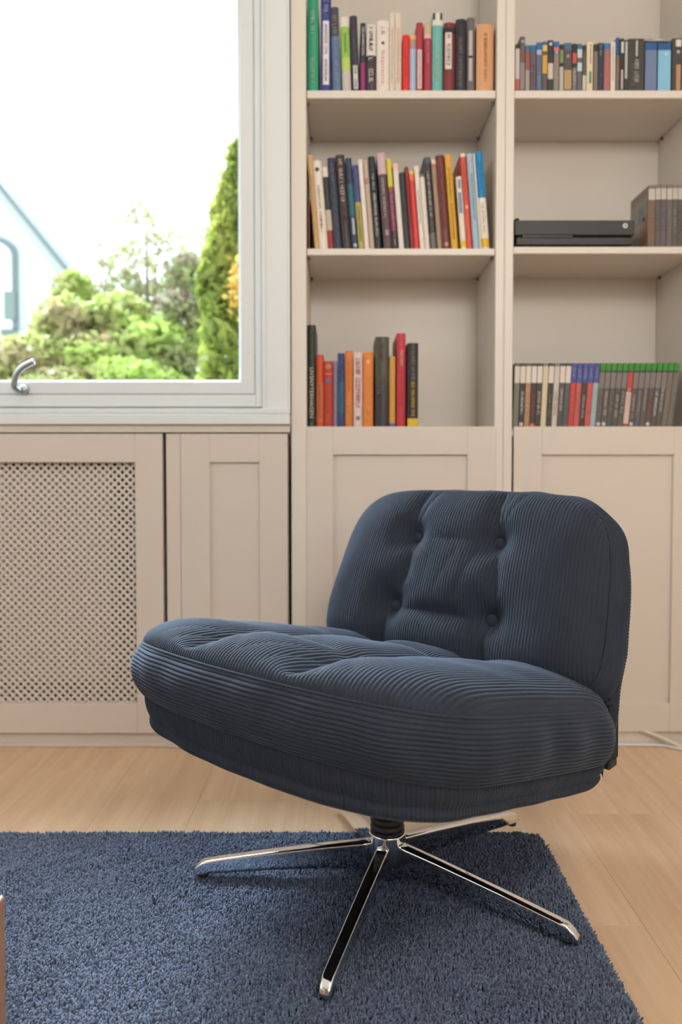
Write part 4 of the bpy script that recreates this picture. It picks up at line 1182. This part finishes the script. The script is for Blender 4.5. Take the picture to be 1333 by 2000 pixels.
# back ------------------------------------------------
ES = np.array([0, 0.371, 0.9286]); EN = np.array([0, -0.9286, 0.371]); BO = np.array([0, 0.141, 0.342])
BA, SM, BL_ = 0.283, 0.115, 0.340
def b_lo(x): return SM - SM * np.clip(1 - np.abs(x / BA) ** 5, 0, 1) ** (1 / 5)
def b_hi(x): return SM + (BL_ - SM) * np.clip(1 - np.abs(x / BA) ** 5, 0, 1) ** (1 / 5)
BB = [(-0.090, 0.236), (0.090, 0.236), (-0.100, 0.104), (0.100, 0.104)]
def to3(x, s, nn): return np.stack([x * (1 - 0.075 * np.clip((s - 0.10) / 0.24, 0, 1)), BO[1] + ES[1] * s + EN[1] * nn, BO[2] + ES[2] * s + EN[2] * nn], -1)
def back_n(x, s, u, t):
    puff = 0.074 * (np.clip(1 - np.abs(u) ** 4, 0, 1) * np.clip(1 - np.abs(t) ** 4, 0, 1)) ** 0.55
    side = np.clip(1 - np.abs(u) ** 8, 0, 1) * np.clip(1 - np.abs(t) ** 12, 0, 1)
    D = [np.zeros_like(x)]
    for bx_, bs_ in BB:
        D.append(-0.056 * np.exp(-soft_abs(np.hypot(x - bx_, s - bs_), 0.008) / 0.040))
    for sg in (-1, 1):
        xl = sg * (0.100 - 0.010 * np.clip((s - 0.104) / 0.13, -1, 1.3))
        bow = 0.010 * np.sin((s - 0.104) / 0.132 * math.pi)
        D.append(crease(x - xl - bow, 0.034, 0.034, 0.002) * side)
    for bs_, dep in ((0.236, 0.018), (0.104, 0.030)):
        inner = np.exp(-np.clip(np.abs(x) - 0.10, 0, 1) / 0.05)
        D.append(crease(s - bs_ + 0.006, dep, 0.034, 0.003) * inner * side)
    K = 260.0
    d = -np.log(sum(np.exp(-K * q_) for q_ in D) / len(D)) / K
    # gathers above the upper buttons and between the pairs
    for bx_, sl, dep in ((0.09, 0.15, .005), (0.09, -0.35, .004), (0.09, 0.45, .004), (-0.09, 0.25, .007), (0.09, -0.12, .006)):
        up = np.clip((s - 0.250) / 0.03, 0, 1) * np.clip((b_hi(x) - 0.004 - s) / 0.02, 0, 1)
        d = d + crease(x - bx_ - sl * (s - 0.236), dep, 0.007, 0.002) * up
    for x0_, sl, dep in ((0.048, 0.28, .0032), (0.006, 0.40, .0022), (-0.034, 0.22, .0016)):
        mid = np.clip((s - 0.12) / 0.02, 0, 1) * np.clip((0.225 - s) / 0.02, 0, 1)
        d = d + crease(x - x0_ - sl * (s - 0.17), dep, 0.008, 0.003) * mid
    d = d + 0.0018 * np.sin(x * 27 + 2 * np.sin(s * 19)) * side + 0.0016 * np.sin(s * 39 + 2.5 * np.sin(x * 15)) * side
    return puff + d * np.clip(puff / 0.025, 0, 1)
def back_front(x, s, u, t): return to3(x, s, back_n(x, s, u, t))
backc = fabric_panel('back_cushion', BA, b_lo, b_hi, back_front, 140, chair, EN)
qb, nb, sb_ = superloop(BA, b_lo, b_hi, 700)
base_b = to3(qb[:, 0], qb[:, 1], np.zeros(len(qb)))
out_b = nb[:, :1] * np.array([[1.0, 0, 0]]) + nb[:, 1:] * ES[None]
boxing('side_band', qb, nb, sb_, base_b + EN * 0.0005, out_b, -EN, 0.078, 0.013, 14, backc, wr=0.0010)
tube('piping', base_b + out_b * 0.0012 + EN * 0.0008, 0.0017, M_CORD, backc, 6, closed=True)

def button(parent, c, nrm, r=0.0112):
    prof = [(r * math.sin(a), r * 0.62 * math.cos(a)) for a in np.linspace(math.pi / 2 + 0.5, 0.05, 12)]
    o = lathe('button', prof, M_CORD, parent, 24)
    o.location = c
    o.rotation_euler = Vector(nrm).to_track_quat('Z', 'Y').to_euler()
    return o
for bx_, bs_ in BB:
    xa, sa = np.array([[bx_]]), np.array([[bs_]])
    hi_, lo_ = b_hi(xa), b_lo(xa)
    nn = back_n(xa, sa, xa / BA, 2 * (sa - lo_) / (hi_ - lo_) - 1)[0, 0]
    button(backc, Vector(to3(np.array(bx_), np.array(bs_), nn + 0.0045)), EN)
for bx_, by_ in SB:
    xa, ya = np.array([[bx_]]), np.array([[by_]])
    pz = seat_top(xa, ya, xa / SA, 2 * (ya - s_lo(xa)) / (s_hi(xa) - s_lo(xa)) - 1)[0, 0]
    button(seat, Vector((pz[0], pz[1], pz[2] + 0.001)), (0, 0.21, 0.98), 0.010)

# padded outer shell behind the back cushion, running down to the seat shell
def o_lo(x): return -0.105 + 0.0 * x + 0.05 * np.abs(x / 0.27) ** 4
def o_hi(x): return b_hi(np.clip(x * BA / 0.272, -BA, BA)) - 0.012
qo, no, so = superloop(0.272, lambda x: np.minimum(o_lo(x), SM), o_hi, 900)
base_o = to3(qo[:, 0], qo[:, 1], np.full(len(qo), -0.066))
out_o = no[:, :1] * np.array([[1.0, 0, 0]]) + no[:, 1:] * ES[None]
bs = boxing('back_shell', qo, no, so, base_o, out_o, -EN, 0.040, 0.012, 4, chair, wr=0.0008, vertical=True, nv=20)
bm = bmesh.new(); bm.from_mesh(bs.data); bm.verts.ensure_lookup_table()
bm.faces.new([bm.verts[i * 20] for i in reversed(range(len(qo)))])
bm.to_mesh(bs.data); bm.free()
# upright skirt joining the back shell to the seat shell, with the tie straps at its corners
xs_ = np.linspace(-1, 1, 601)
sk = []
zr = np.linspace(0, 1, 24)
for u_ in xs_:
    xx = 0.279 * u_
    yy = 0.252 - 0.045 * abs(u_) ** 14
    for w_ in zr:
        bul = 0.006 * math.sin(math.pi * w_) + float(ribs(np.array(xx)))
        sk.append((xx * (1 - 0.02 * (1 - w_)), yy + bul - 0.012 * (1 - w_) ** 3, 0.216 + 0.185 * w_))
nsk = len(sk)
sk += [(x_, min(y_, 0.212), z_) for x_, y_, z_ in sk]
fr_ = gridfaces(601, 24)
bk_ = gridfaces(601, 24, base=nsk)[:, ::-1]
edge = []
loop = [i * 24 for i in range(601)] + [600 * 24 + j for j in range(1, 24)] + [i * 24 + 23 for i in range(599, -1, -1)] + [j for j in range(22, 0, -1)]
for i_ in range(len(loop)):
    a_, b_ = loop[i_], loop[(i_ + 1) % len(loop)]
    edge.append((a_, b_, b_ + nsk, a_ + nsk))
link('rear_skirt', meshnp('rear_skirt', sk, [fr_, bk_, np.array(edge)]), M_CORD, chair, smooth=True)
for sx in (-1, 1):
    box('cover_strap', sx * 0.274 - 0.009, sx * 0.274 + 0.009, 0.200, 0.236, 0.240, 0.330, M_DARKFAB, chair, 0.004, local=True, seg=2)
    box('strap_plate', sx * 0.270 - 0.009, sx * 0.270 + 0.009, 0.212, 0.240, 0.224, 0.242, mat('grey_webbing', (0.035, 0.04, 0.042), 0.7), chair, 0.003, local=True)

# swivel column and star base, set a little behind the middle of the seat
BX, BY = -0.0190, 0.0212
M_COL = mat('black_rubber_bellows', (0.010, 0.010, 0.011), 0.42)
prof = []
zc = 0.128
prof = [(0.024, 0.080)]
for k in range(5):
    zz = 0.096 + k * 0.011
    prof += [(0.0275, zz), (0.0285, zz + 0.003), (0.0275, zz + 0.006), (0.0245, zz + 0.0085)]
prof += [(0.026, 0.17), (0.026, 0.215)]
lathe('column', prof, M_COL, chair, 40, loc=(BX, BY, 0))
box('seat_plate', -0.11, 0.11, -0.12, 0.12, 0.205, 0.262, M_DARKFAB, chair, 0.006, local=True)
hub = lathe('hub', [(0.030, 0.032), (0.0305, 0.036), (0.0305, 0.099), (0.0300, 0.1015), (0.0285, 0.1022), (0.0270, 0.1010), (0.0265, 0.090)], M_CHROME, chair, 64, loc=(BX, BY, 0))

def leg_mesh(Rt):
    """tapering chrome leg along +x: flat top, rounded shoulders, slanted toe"""
    st = [(0.0255, 0.0870, 0.040, 0.0140), (0.040, 0.0850, 0.040, 0.0138), (0.10, 0.0790, 0.042, 0.0132), (0.20, 0.0670, 0.038, 0.0122), (Rt - 0.030, 0.0545, 0.0325, 0.0114), (Rt - 0.016, 0.0520, 0.0305, 0.0112), (Rt - 0.006, 0.0450, 0.0295, 0.0104), (Rt, 0.0380, 0.0300, 0.0085)]
    V = []
    nsec = 20
    for d, zt, zb, hw in st:
        hw *= 0.76
        rr = min(0.0036, (zt - zb) * 0.4)
        sec = []
        for k in range(5):                       # right shoulder
            a = math.pi / 2 * k / 4
            sec.append((hw - rr + rr * math.cos(a), zt - rr + rr * math.sin(a)))
        for k in range(5):
            a = math.pi / 2 + math.pi / 2 * k / 4
            sec.append((-hw + rr + rr * math.cos(a), zt - rr + rr * math.sin(a)))
        r2 = rr * 0.5; hb = hw * 0.92
        for k in range(5):
            a = math.pi + math.pi / 2 * k / 4
            sec.append((-hb + r2 + r2 * math.cos(a), zb + r2 + r2 * math.sin(a)))
        for k in range(5):
            a = 1.5 * math.pi + math.pi / 2 * k / 4
            sec.append((hb - r2 + r2 * math.cos(a), zb + r2 + r2 * math.sin(a)))
        V += [(d, y, z) for y, z in sec]
    me = meshnp('leg', V, [gridfaces(len(st), nsec, False, True)])
    bm = bmesh.new(); bm.from_mesh(me); bm.verts.ensure_lookup_table()
    bm.faces.new([bm.verts[k] for k in range(nsec)])
    bm.faces.new([bm.verts[(len(st) - 1) * nsec + k] for k in reversed(range(nsec))])
    bmesh.ops.recalc_face_normals(bm, faces=bm.faces)
    bm.to_mesh(me); bm.free()
    return me
lm_ = leg_mesh(0.322)
for k in range(5):
    o = link('leg', lm_, M_CHROME, chair, (BX, BY, 0))
    o.rotation_euler = (0, 0, math.radians(-107.9 + 72 * k) + TH)
    if k == 0: lm_.polygons.foreach_set('use_smooth', [True] * len(lm_.polygons))
    g = lathe('glide', [(0.008, 0), (0.009, 0.003), (0.009, 0.0055)], M_BLACK, o, 16)
    g.location = (0.306, 0, 0.0262)

# ------------------------------------------------------------------ wooden crate at the left edge
cx1 = at(9.5, 1748, 0.80).x
cz1 = at(9.5, 1748, 0.80).z
crate = empty('wooden_crate', (cx1 - 0.2, 0.62, 0.02))
tag(crate, 'brown wooden crate standing on the rug at the left picture edge', 'crate')
box('board', cx1 - 0.40, cx1, 0.783, 0.80, 0.0325, cz1, M_CRATE, crate, 0.0015)
box('board', cx1 - 0.40, cx1, 0.44, 0.457, 0.0325, cz1, M_CRATE, crate, 0.0015)
box('board', cx1 - 0.017, cx1, 0.457, 0.783, 0.0325, cz1, M_CRATE, crate, 0.0015)
box('board', cx1 - 0.40, cx1 - 0.383, 0.457, 0.783, 0.0325, cz1, M_CRATE, crate, 0.0015)
box('bottom_board', cx1 - 0.383, cx1 - 0.017, 0.457, 0.783, 0.0325, 0.045, M_CRATE, crate, 0.001)

# ------------------------------------------------------------------ garden and neighbouring house
GZ = -0.9
M_GRASS = mat('lawn', (0.242, 0.322, 0.094), 0.95, vary=0.4, bump=(30, 0.6))
struct(box('ground', -16, 12, YF + 0.6, 26, GZ - 0.1, GZ, M_GRASS, bev=0))

def leaf_material(name, c1, c2):
    m = bpy.data.materials.new(name)
    m.use_nodes = True
    nt = m.node_tree
    p = nt.nodes['Principled BSDF']
    a = nt.nodes.new('ShaderNodeAttribute'); a.attribute_name = 'shade'
    cr = nt.nodes.new('ShaderNodeValToRGB')
    cr.color_ramp.elements[0].color = (*c1, 1); cr.color_ramp.elements[1].color = (*c2, 1)
    nt.links.new(a.outputs['Fac'], cr.inputs[0])
    tl = nt.nodes.new('ShaderNodeBsdfTranslucent')
    nt.links.new(cr.outputs[0], p.inputs['Base Color']); nt.links.new(cr.outputs[0], tl.inputs[0])
    p.inputs['Roughness'].default_value = 0.6
    mx = nt.nodes.new('ShaderNodeMixShader'); mx.inputs[0].default_value = 0.4
    nt.links.new(p.outputs[0], mx.inputs[1]); nt.links.new(tl.outputs[0], mx.inputs[2])
    nt.links.new(mx.outputs[0], nt.nodes['Material Output'].inputs[0])
    return m

def leaves(name, C_, size, m, parent, shade, elong=1.7, upright=0.0):
    """one small folded leaf (4 triangles) at each point"""
    n = len(C_)
    d = rng.normal(size=(n, 3)); d[:, 2] += upright
    d /= np.linalg.norm(d, axis=1)[:, None]
    r_ = rng.normal(size=(n, 3))
    a = np.cross(d, r_); a /= np.linalg.norm(a, axis=1)[:, None]
    b = np.cross(d, a)
    s = (size * rng.uniform(.6, 1.3, n))[:, None]
    p0 = C_ - d * s * elong / 2; p1 = C_ + d * s * elong / 2
    pa = C_ + a * s * 0.5 + b * s * 0.12; pb = C_ - a * s * 0.5 + b * s * 0.12
    V = np.stack([p0, pa, p1, pb, C_], 1)
    bse = (np.arange(n) * 5)[:, None, None]
    F = (bse + np.array([[0, 1, 4], [1, 2, 4], [2, 3, 4], [3, 0, 4]])[None]).reshape(-1, 3)
    me = meshnp(name, V.reshape(-1, 3), [F])
    at_ = me.attributes.new('shade', 'FLOAT', 'POINT')
    if len(me.vertices) == n * 5: at_.data.foreach_set('value', np.repeat(shade, 5).astype(np.float32))
    o = link(name, me, m, parent)
    o['kind'] = 'stuff'
    return o

M_BARK = mat('bark', (0.20, 0.15, 0.11), 0.9, bump=(40, 0.8))
L_HEDGE = leaf_material('shrub_leaves', (0.384, 0.287, 0.174), (0.437, 0.577, 0.140))
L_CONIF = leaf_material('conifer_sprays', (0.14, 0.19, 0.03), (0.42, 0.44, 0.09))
L_SUNLIT = leaf_material('sunlit_leaf_colour', (0.538, 0.295, 0.041), (0.739, 0.485, 0.134))  # yellow puts the sunlit highlight of the conifer into leaf colour
L_TREE = leaf_material('young_tree_leaves', (0.283, 0.221, 0.175), (0.336, 0.403, 0.149))

def shrub(name, label, blobs, ncount, size, m, group, cat='shrub', twig=0):
    c0 = np.mean([b_[:3] for b_ in blobs], axis=0)
    e = empty(name, (c0[0], c0[1], GZ))
    tag(e, label, cat, group)
    pts = []
    tot = sum(b_[3] * b_[4] * b_[5] for b_ in blobs)
    for x, y, z, rx, ry, rz in blobs:
        k = max(30, int(ncount * rx * ry * rz / tot))
        v = rng.normal(size=(k, 3)); v /= np.linalg.norm(v, axis=1)[:, None]
        v *= (rng.uniform(0.25, 1.0, k) ** 0.4)[:, None]
        pts.append(np.array([x, y, z]) + v * np.array([rx, ry, rz]))
    P = np.concatenate(pts)
    sh = np.clip(0.62 + 0.5 * np.sin(P[:, 0] * 5.1 + 2 * np.sin(P[:, 2] * 4.3)) * np.sin(P[:, 2] * 6.2 + P[:, 1] * 3) + rng.normal(0, 0.2, len(P)), 0, 1)
    leaves('foliage', P - np.array(e.location), size, m, e, sh)
    for i, (x, y, z, rx, ry, rz) in enumerate(blobs):
        base = Vector((c0[0] + (x - c0[0]) * 0.4, c0[1], GZ)) - e.location
        tip = Vector((x, y, z + rz * 0.5)) - e.location
        mid = (base + tip) / 2 + Vector((0.05, 0.03, 0.1))
        tube('stem', spline([base, mid, tip], 6), 0.02, M_BARK, e, 6, radii=np.linspace(0.03, 0.008, 13))
    return e

def blob(px, py, Y, rpx, rpy, ry=0.35):
    c = at(px, py, Y); k = Y / FPX
    return (c.x, Y, c.z, rpx * k, ry, rpy * k)
shrub('shrub', 'light green rounded bush just above the window handle', [blob(60, 720, 5.2, 70, 70), blob(130, 660, 5.6, 60, 80), blob(20, 770, 5.2, 60, 60), blob(110, 790, 5.0, 110, 70)], 5200, 0.05, L_HEDGE, 'garden shrubs')
shrub('shrub', 'broad green bush filling the middle of the window', [blob(230, 650, 5.8, 80, 75), blob(180, 720, 5.4, 80, 70), blob(290, 700, 5.6, 90, 80), blob(250, 780, 5.2, 130, 80), blob(150, 590, 6.2, 40, 60)], 8400, 0.05, L_HEDGE, 'garden shrubs')
shrub('shrub', 'loose olive bush beside the dark conifer', [blob(350, 640, 5.9, 55, 75), blob(370, 560, 6.2, 40, 60), blob(350, 730, 5.6, 60, 70)], 3000, 0.048, L_TREE, 'garden shrubs')

# airy young tree with single leaf clusters against the sky
tr = empty('young_tree', (at(290, 600, 6.6).x, 6.6, GZ))
tag(tr, 'airy young tree with sparse leaf clusters against the pale sky', 'tree')
clusters = [(265, 420, 18), (288, 412, 14), (212, 512, 20), (262, 492, 22), (240, 500, 8), (308, 465, 8), (285, 470, 8), (345, 468, 10), (400, 460, 12), (330, 510, 22), (372, 505, 18), (275, 560, 26), (318, 560, 24), (350, 545, 18), (250, 545, 20), (225, 560, 24), (390, 520, 20), (300, 590, 40), (240, 600, 40), (360, 590, 40), (200, 575, 12), (330, 480, 6), (300, 520, 10), (150, 560, 26), (170, 590, 24)]
P, S_ = [], []
base = Vector((0, 0, 0))
for px, py, r_ in clusters:
    c = at(px, py, 6.6 + rng.uniform(-.4, .4)); k = 6.6 / FPX
    m_ = int(6 + r_ * r_ * 0.10)
    P.append(np.array(c) + rng.normal(size=(m_, 3)) * np.array([r_ * k * .55, .12, r_ * k * .5]))
    tip = c - tr.location
    mid = Vector((tip.x * 0.45, tip.y * 0.5, tip.z * 0.62))
    tube('branch', spline([base, mid, tip], 6), 0.01, M_BARK, tr, 5, radii=np.linspace(0.022, 0.004, 13))
P = np.concatenate(P)
leaves('foliage', P - np.array(tr.location), 0.045, L_TREE, tr, rng.uniform(0, 1, len(P)))

# tall conifer at the right of the pane
con_ = empty('conifer', (at(455, 700, 4.6).x, 4.6, GZ))
tag(con_, 'tall dense yellow green conifer at the right window edge', 'tree')
n = 9000
zt = at(470, 320, 4.6).z; cx = at(468, 600, 4.6).x
f = rng.uniform(0, 1, n) ** 0.8
zz = GZ + 0.1 + (zt - GZ) * f
prof_r = np.interp(f, [0, .15, .5, .75, .88, 1.0], [0.34, 0.36, 0.27, 0.21, 0.13, 0.02])
ang = rng.uniform(0, 6.28, n)
lump = 1 + 0.16 * np.sin(ang * 3 + zz * 5) + 0.12 * np.sin(ang * 5 - zz * 9)
rr = prof_r * lump * rng.uniform(0.55, 1.0, n) ** 0.5
Pc = np.stack([cx + rr * np.cos(ang), 4.6 + rr * np.sin(ang), zz], -1)
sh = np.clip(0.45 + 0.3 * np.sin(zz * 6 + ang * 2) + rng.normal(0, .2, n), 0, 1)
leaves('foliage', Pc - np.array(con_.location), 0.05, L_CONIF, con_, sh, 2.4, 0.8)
k = 160
g = at(464, 565, 4.32)
Pg = np.array(g) + rng.normal(size=(k, 3)) * np.array([.022, .04, .075])
leaves('sunlit_glow_sprays', Pg - np.array(con_.location), 0.026, L_SUNLIT, con_, rng.uniform(0, 1, k), 2.0, 0.5)  # small yellow leaves added as the conifer's sunlit glow
tube('trunk', [(0, 0, 0), (cx - con_.location.x, 0, 1.0), (cx - con_.location.x, 0, zt - GZ - 0.2)], 0.05, M_BARK, con_, 8, radii=[0.07, 0.05, 0.012])

# neighbouring house: steep gable seen at the left
YH = 11.0
house = empty('neighbour_house', (at(-60, 700, YH).x, YH, GZ))
tag(house, 'pale blue white gabled house at the left behind the bushes', 'house')
M_RENDER = mat('pale_house_render', (0.606, 0.653, 0.702), 0.85, bump=(30, 0.15))
M_ROOFE = mat('grey_roof_edge', (0.175, 0.216, 0.254), 0.6)
pA, pB = at(0, 368, YH), at(192, 606, YH)
sl = (pB.z - pA.z) / (pB.x - pA.x)
ridge_x = pA.x - 1.6
ridge_z = pA.z + sl * (ridge_x - pA.x)
eave_x = pB.x + 0.1; eave_z = pA.z + sl * (eave_x - pA.x)
ex2 = 2 * ridge_x - eave_x
prof_ = [(ex2, GZ), (eave_x, GZ), (eave_x, eave_z), (ridge_x, ridge_z), (ex2, eave_z)]
def prism_y(name, pts, y0, y1, m, parent):
    me = poly_extrude([(x, z) for x, z in pts], y0, y1)
    me.transform(Matrix(((1, 0, 0, 0), (0, 0, 1, 0), (0, 1, 0, 0), (0, 0, 0, 1))))
    me.transform(Matrix.Translation(-root_loc(parent)))
    me.flip_normals()
    me.name = name
    return link(name, me, m, parent)
hw_ = prism_y('gable_wall', prof_, YH, YH + 0.5, M_RENDER, house)
def slab(name, xa, za, xb, zb, th, y0, y1, m):
    d = Vector((xb - xa, zb - za)).normalized(); nn = Vector((-d.y, d.x)) * th
    return prism_y(name, [(xa, za), (xb, zb), (xb + nn.x, zb + nn.y), (xa + nn.x, za + nn.y)], y0, y1, m, house)
slab('roof', ridge_x, ridge_z, eave_x + 0.2, eave_z + 0.2 * sl, -0.06 if sl > 0 else 0.06, YH - 0.12, YH + 0.55, M_ROOFE)
slab('roof', ex2 - 0.2, eave_z + 0.2 * sl, ridge_x, ridge_z, 0.06, YH - 0.12, YH + 0.55, M_ROOFE)
# arched window with a grey surround, lower window at its foot
def arch(x0, x1, z0, z1, n=12):
    r_ = (x1 - x0) / 2; cx_ = (x0 + x1) / 2
    return [(x0, z0), (x1, z0)] + [(cx_ + r_ * math.cos(math.pi * k / n), z1 - r_ * 0.6 + r_ * 0.6 * math.sin(math.pi * k / n)) for k in range(n + 1)]
wa, wb = at(-70, 560, YH), at(32, 464, YH)
wz0 = at(0, 690, YH).z
sur = prism_y('window_surround', arch(wa.x - 0.06, wb.x + 0.02, wz0 - 0.06, wb.z + 0.02), YH - 0.05, YH + 0.02, M_ROOFE, house)
M_HGL = mat('white_blind', (0.833, 0.859, 0.888), 0.5)
wi = prism_y('window', arch(wa.x, wb.x - 0.05, wz0, wb.z - 0.06), YH - 0.075, YH, M_HGL, house)
dk0, dk1 = at(14, 626, YH), at(34, 572, YH)
prism_y('shutter', [(dk0.x, dk0.z), (dk1.x, dk0.z), (dk1.x, dk1.z), (dk0.x, dk1.z)], YH - 0.10, YH - 0.04, mat('blue_grey_shutter', (0.216, 0.269, 0.295), 0.6), house)
dk0, dk1 = at(14, 664, YH), at(38, 648, YH)
prism_y('ledge', [(dk0.x, dk0.z), (dk1.x, dk0.z), (dk1.x, dk1.z), (dk0.x, dk1.z)], YH - 0.22, YH - 0.04, M_ROOFE, house)
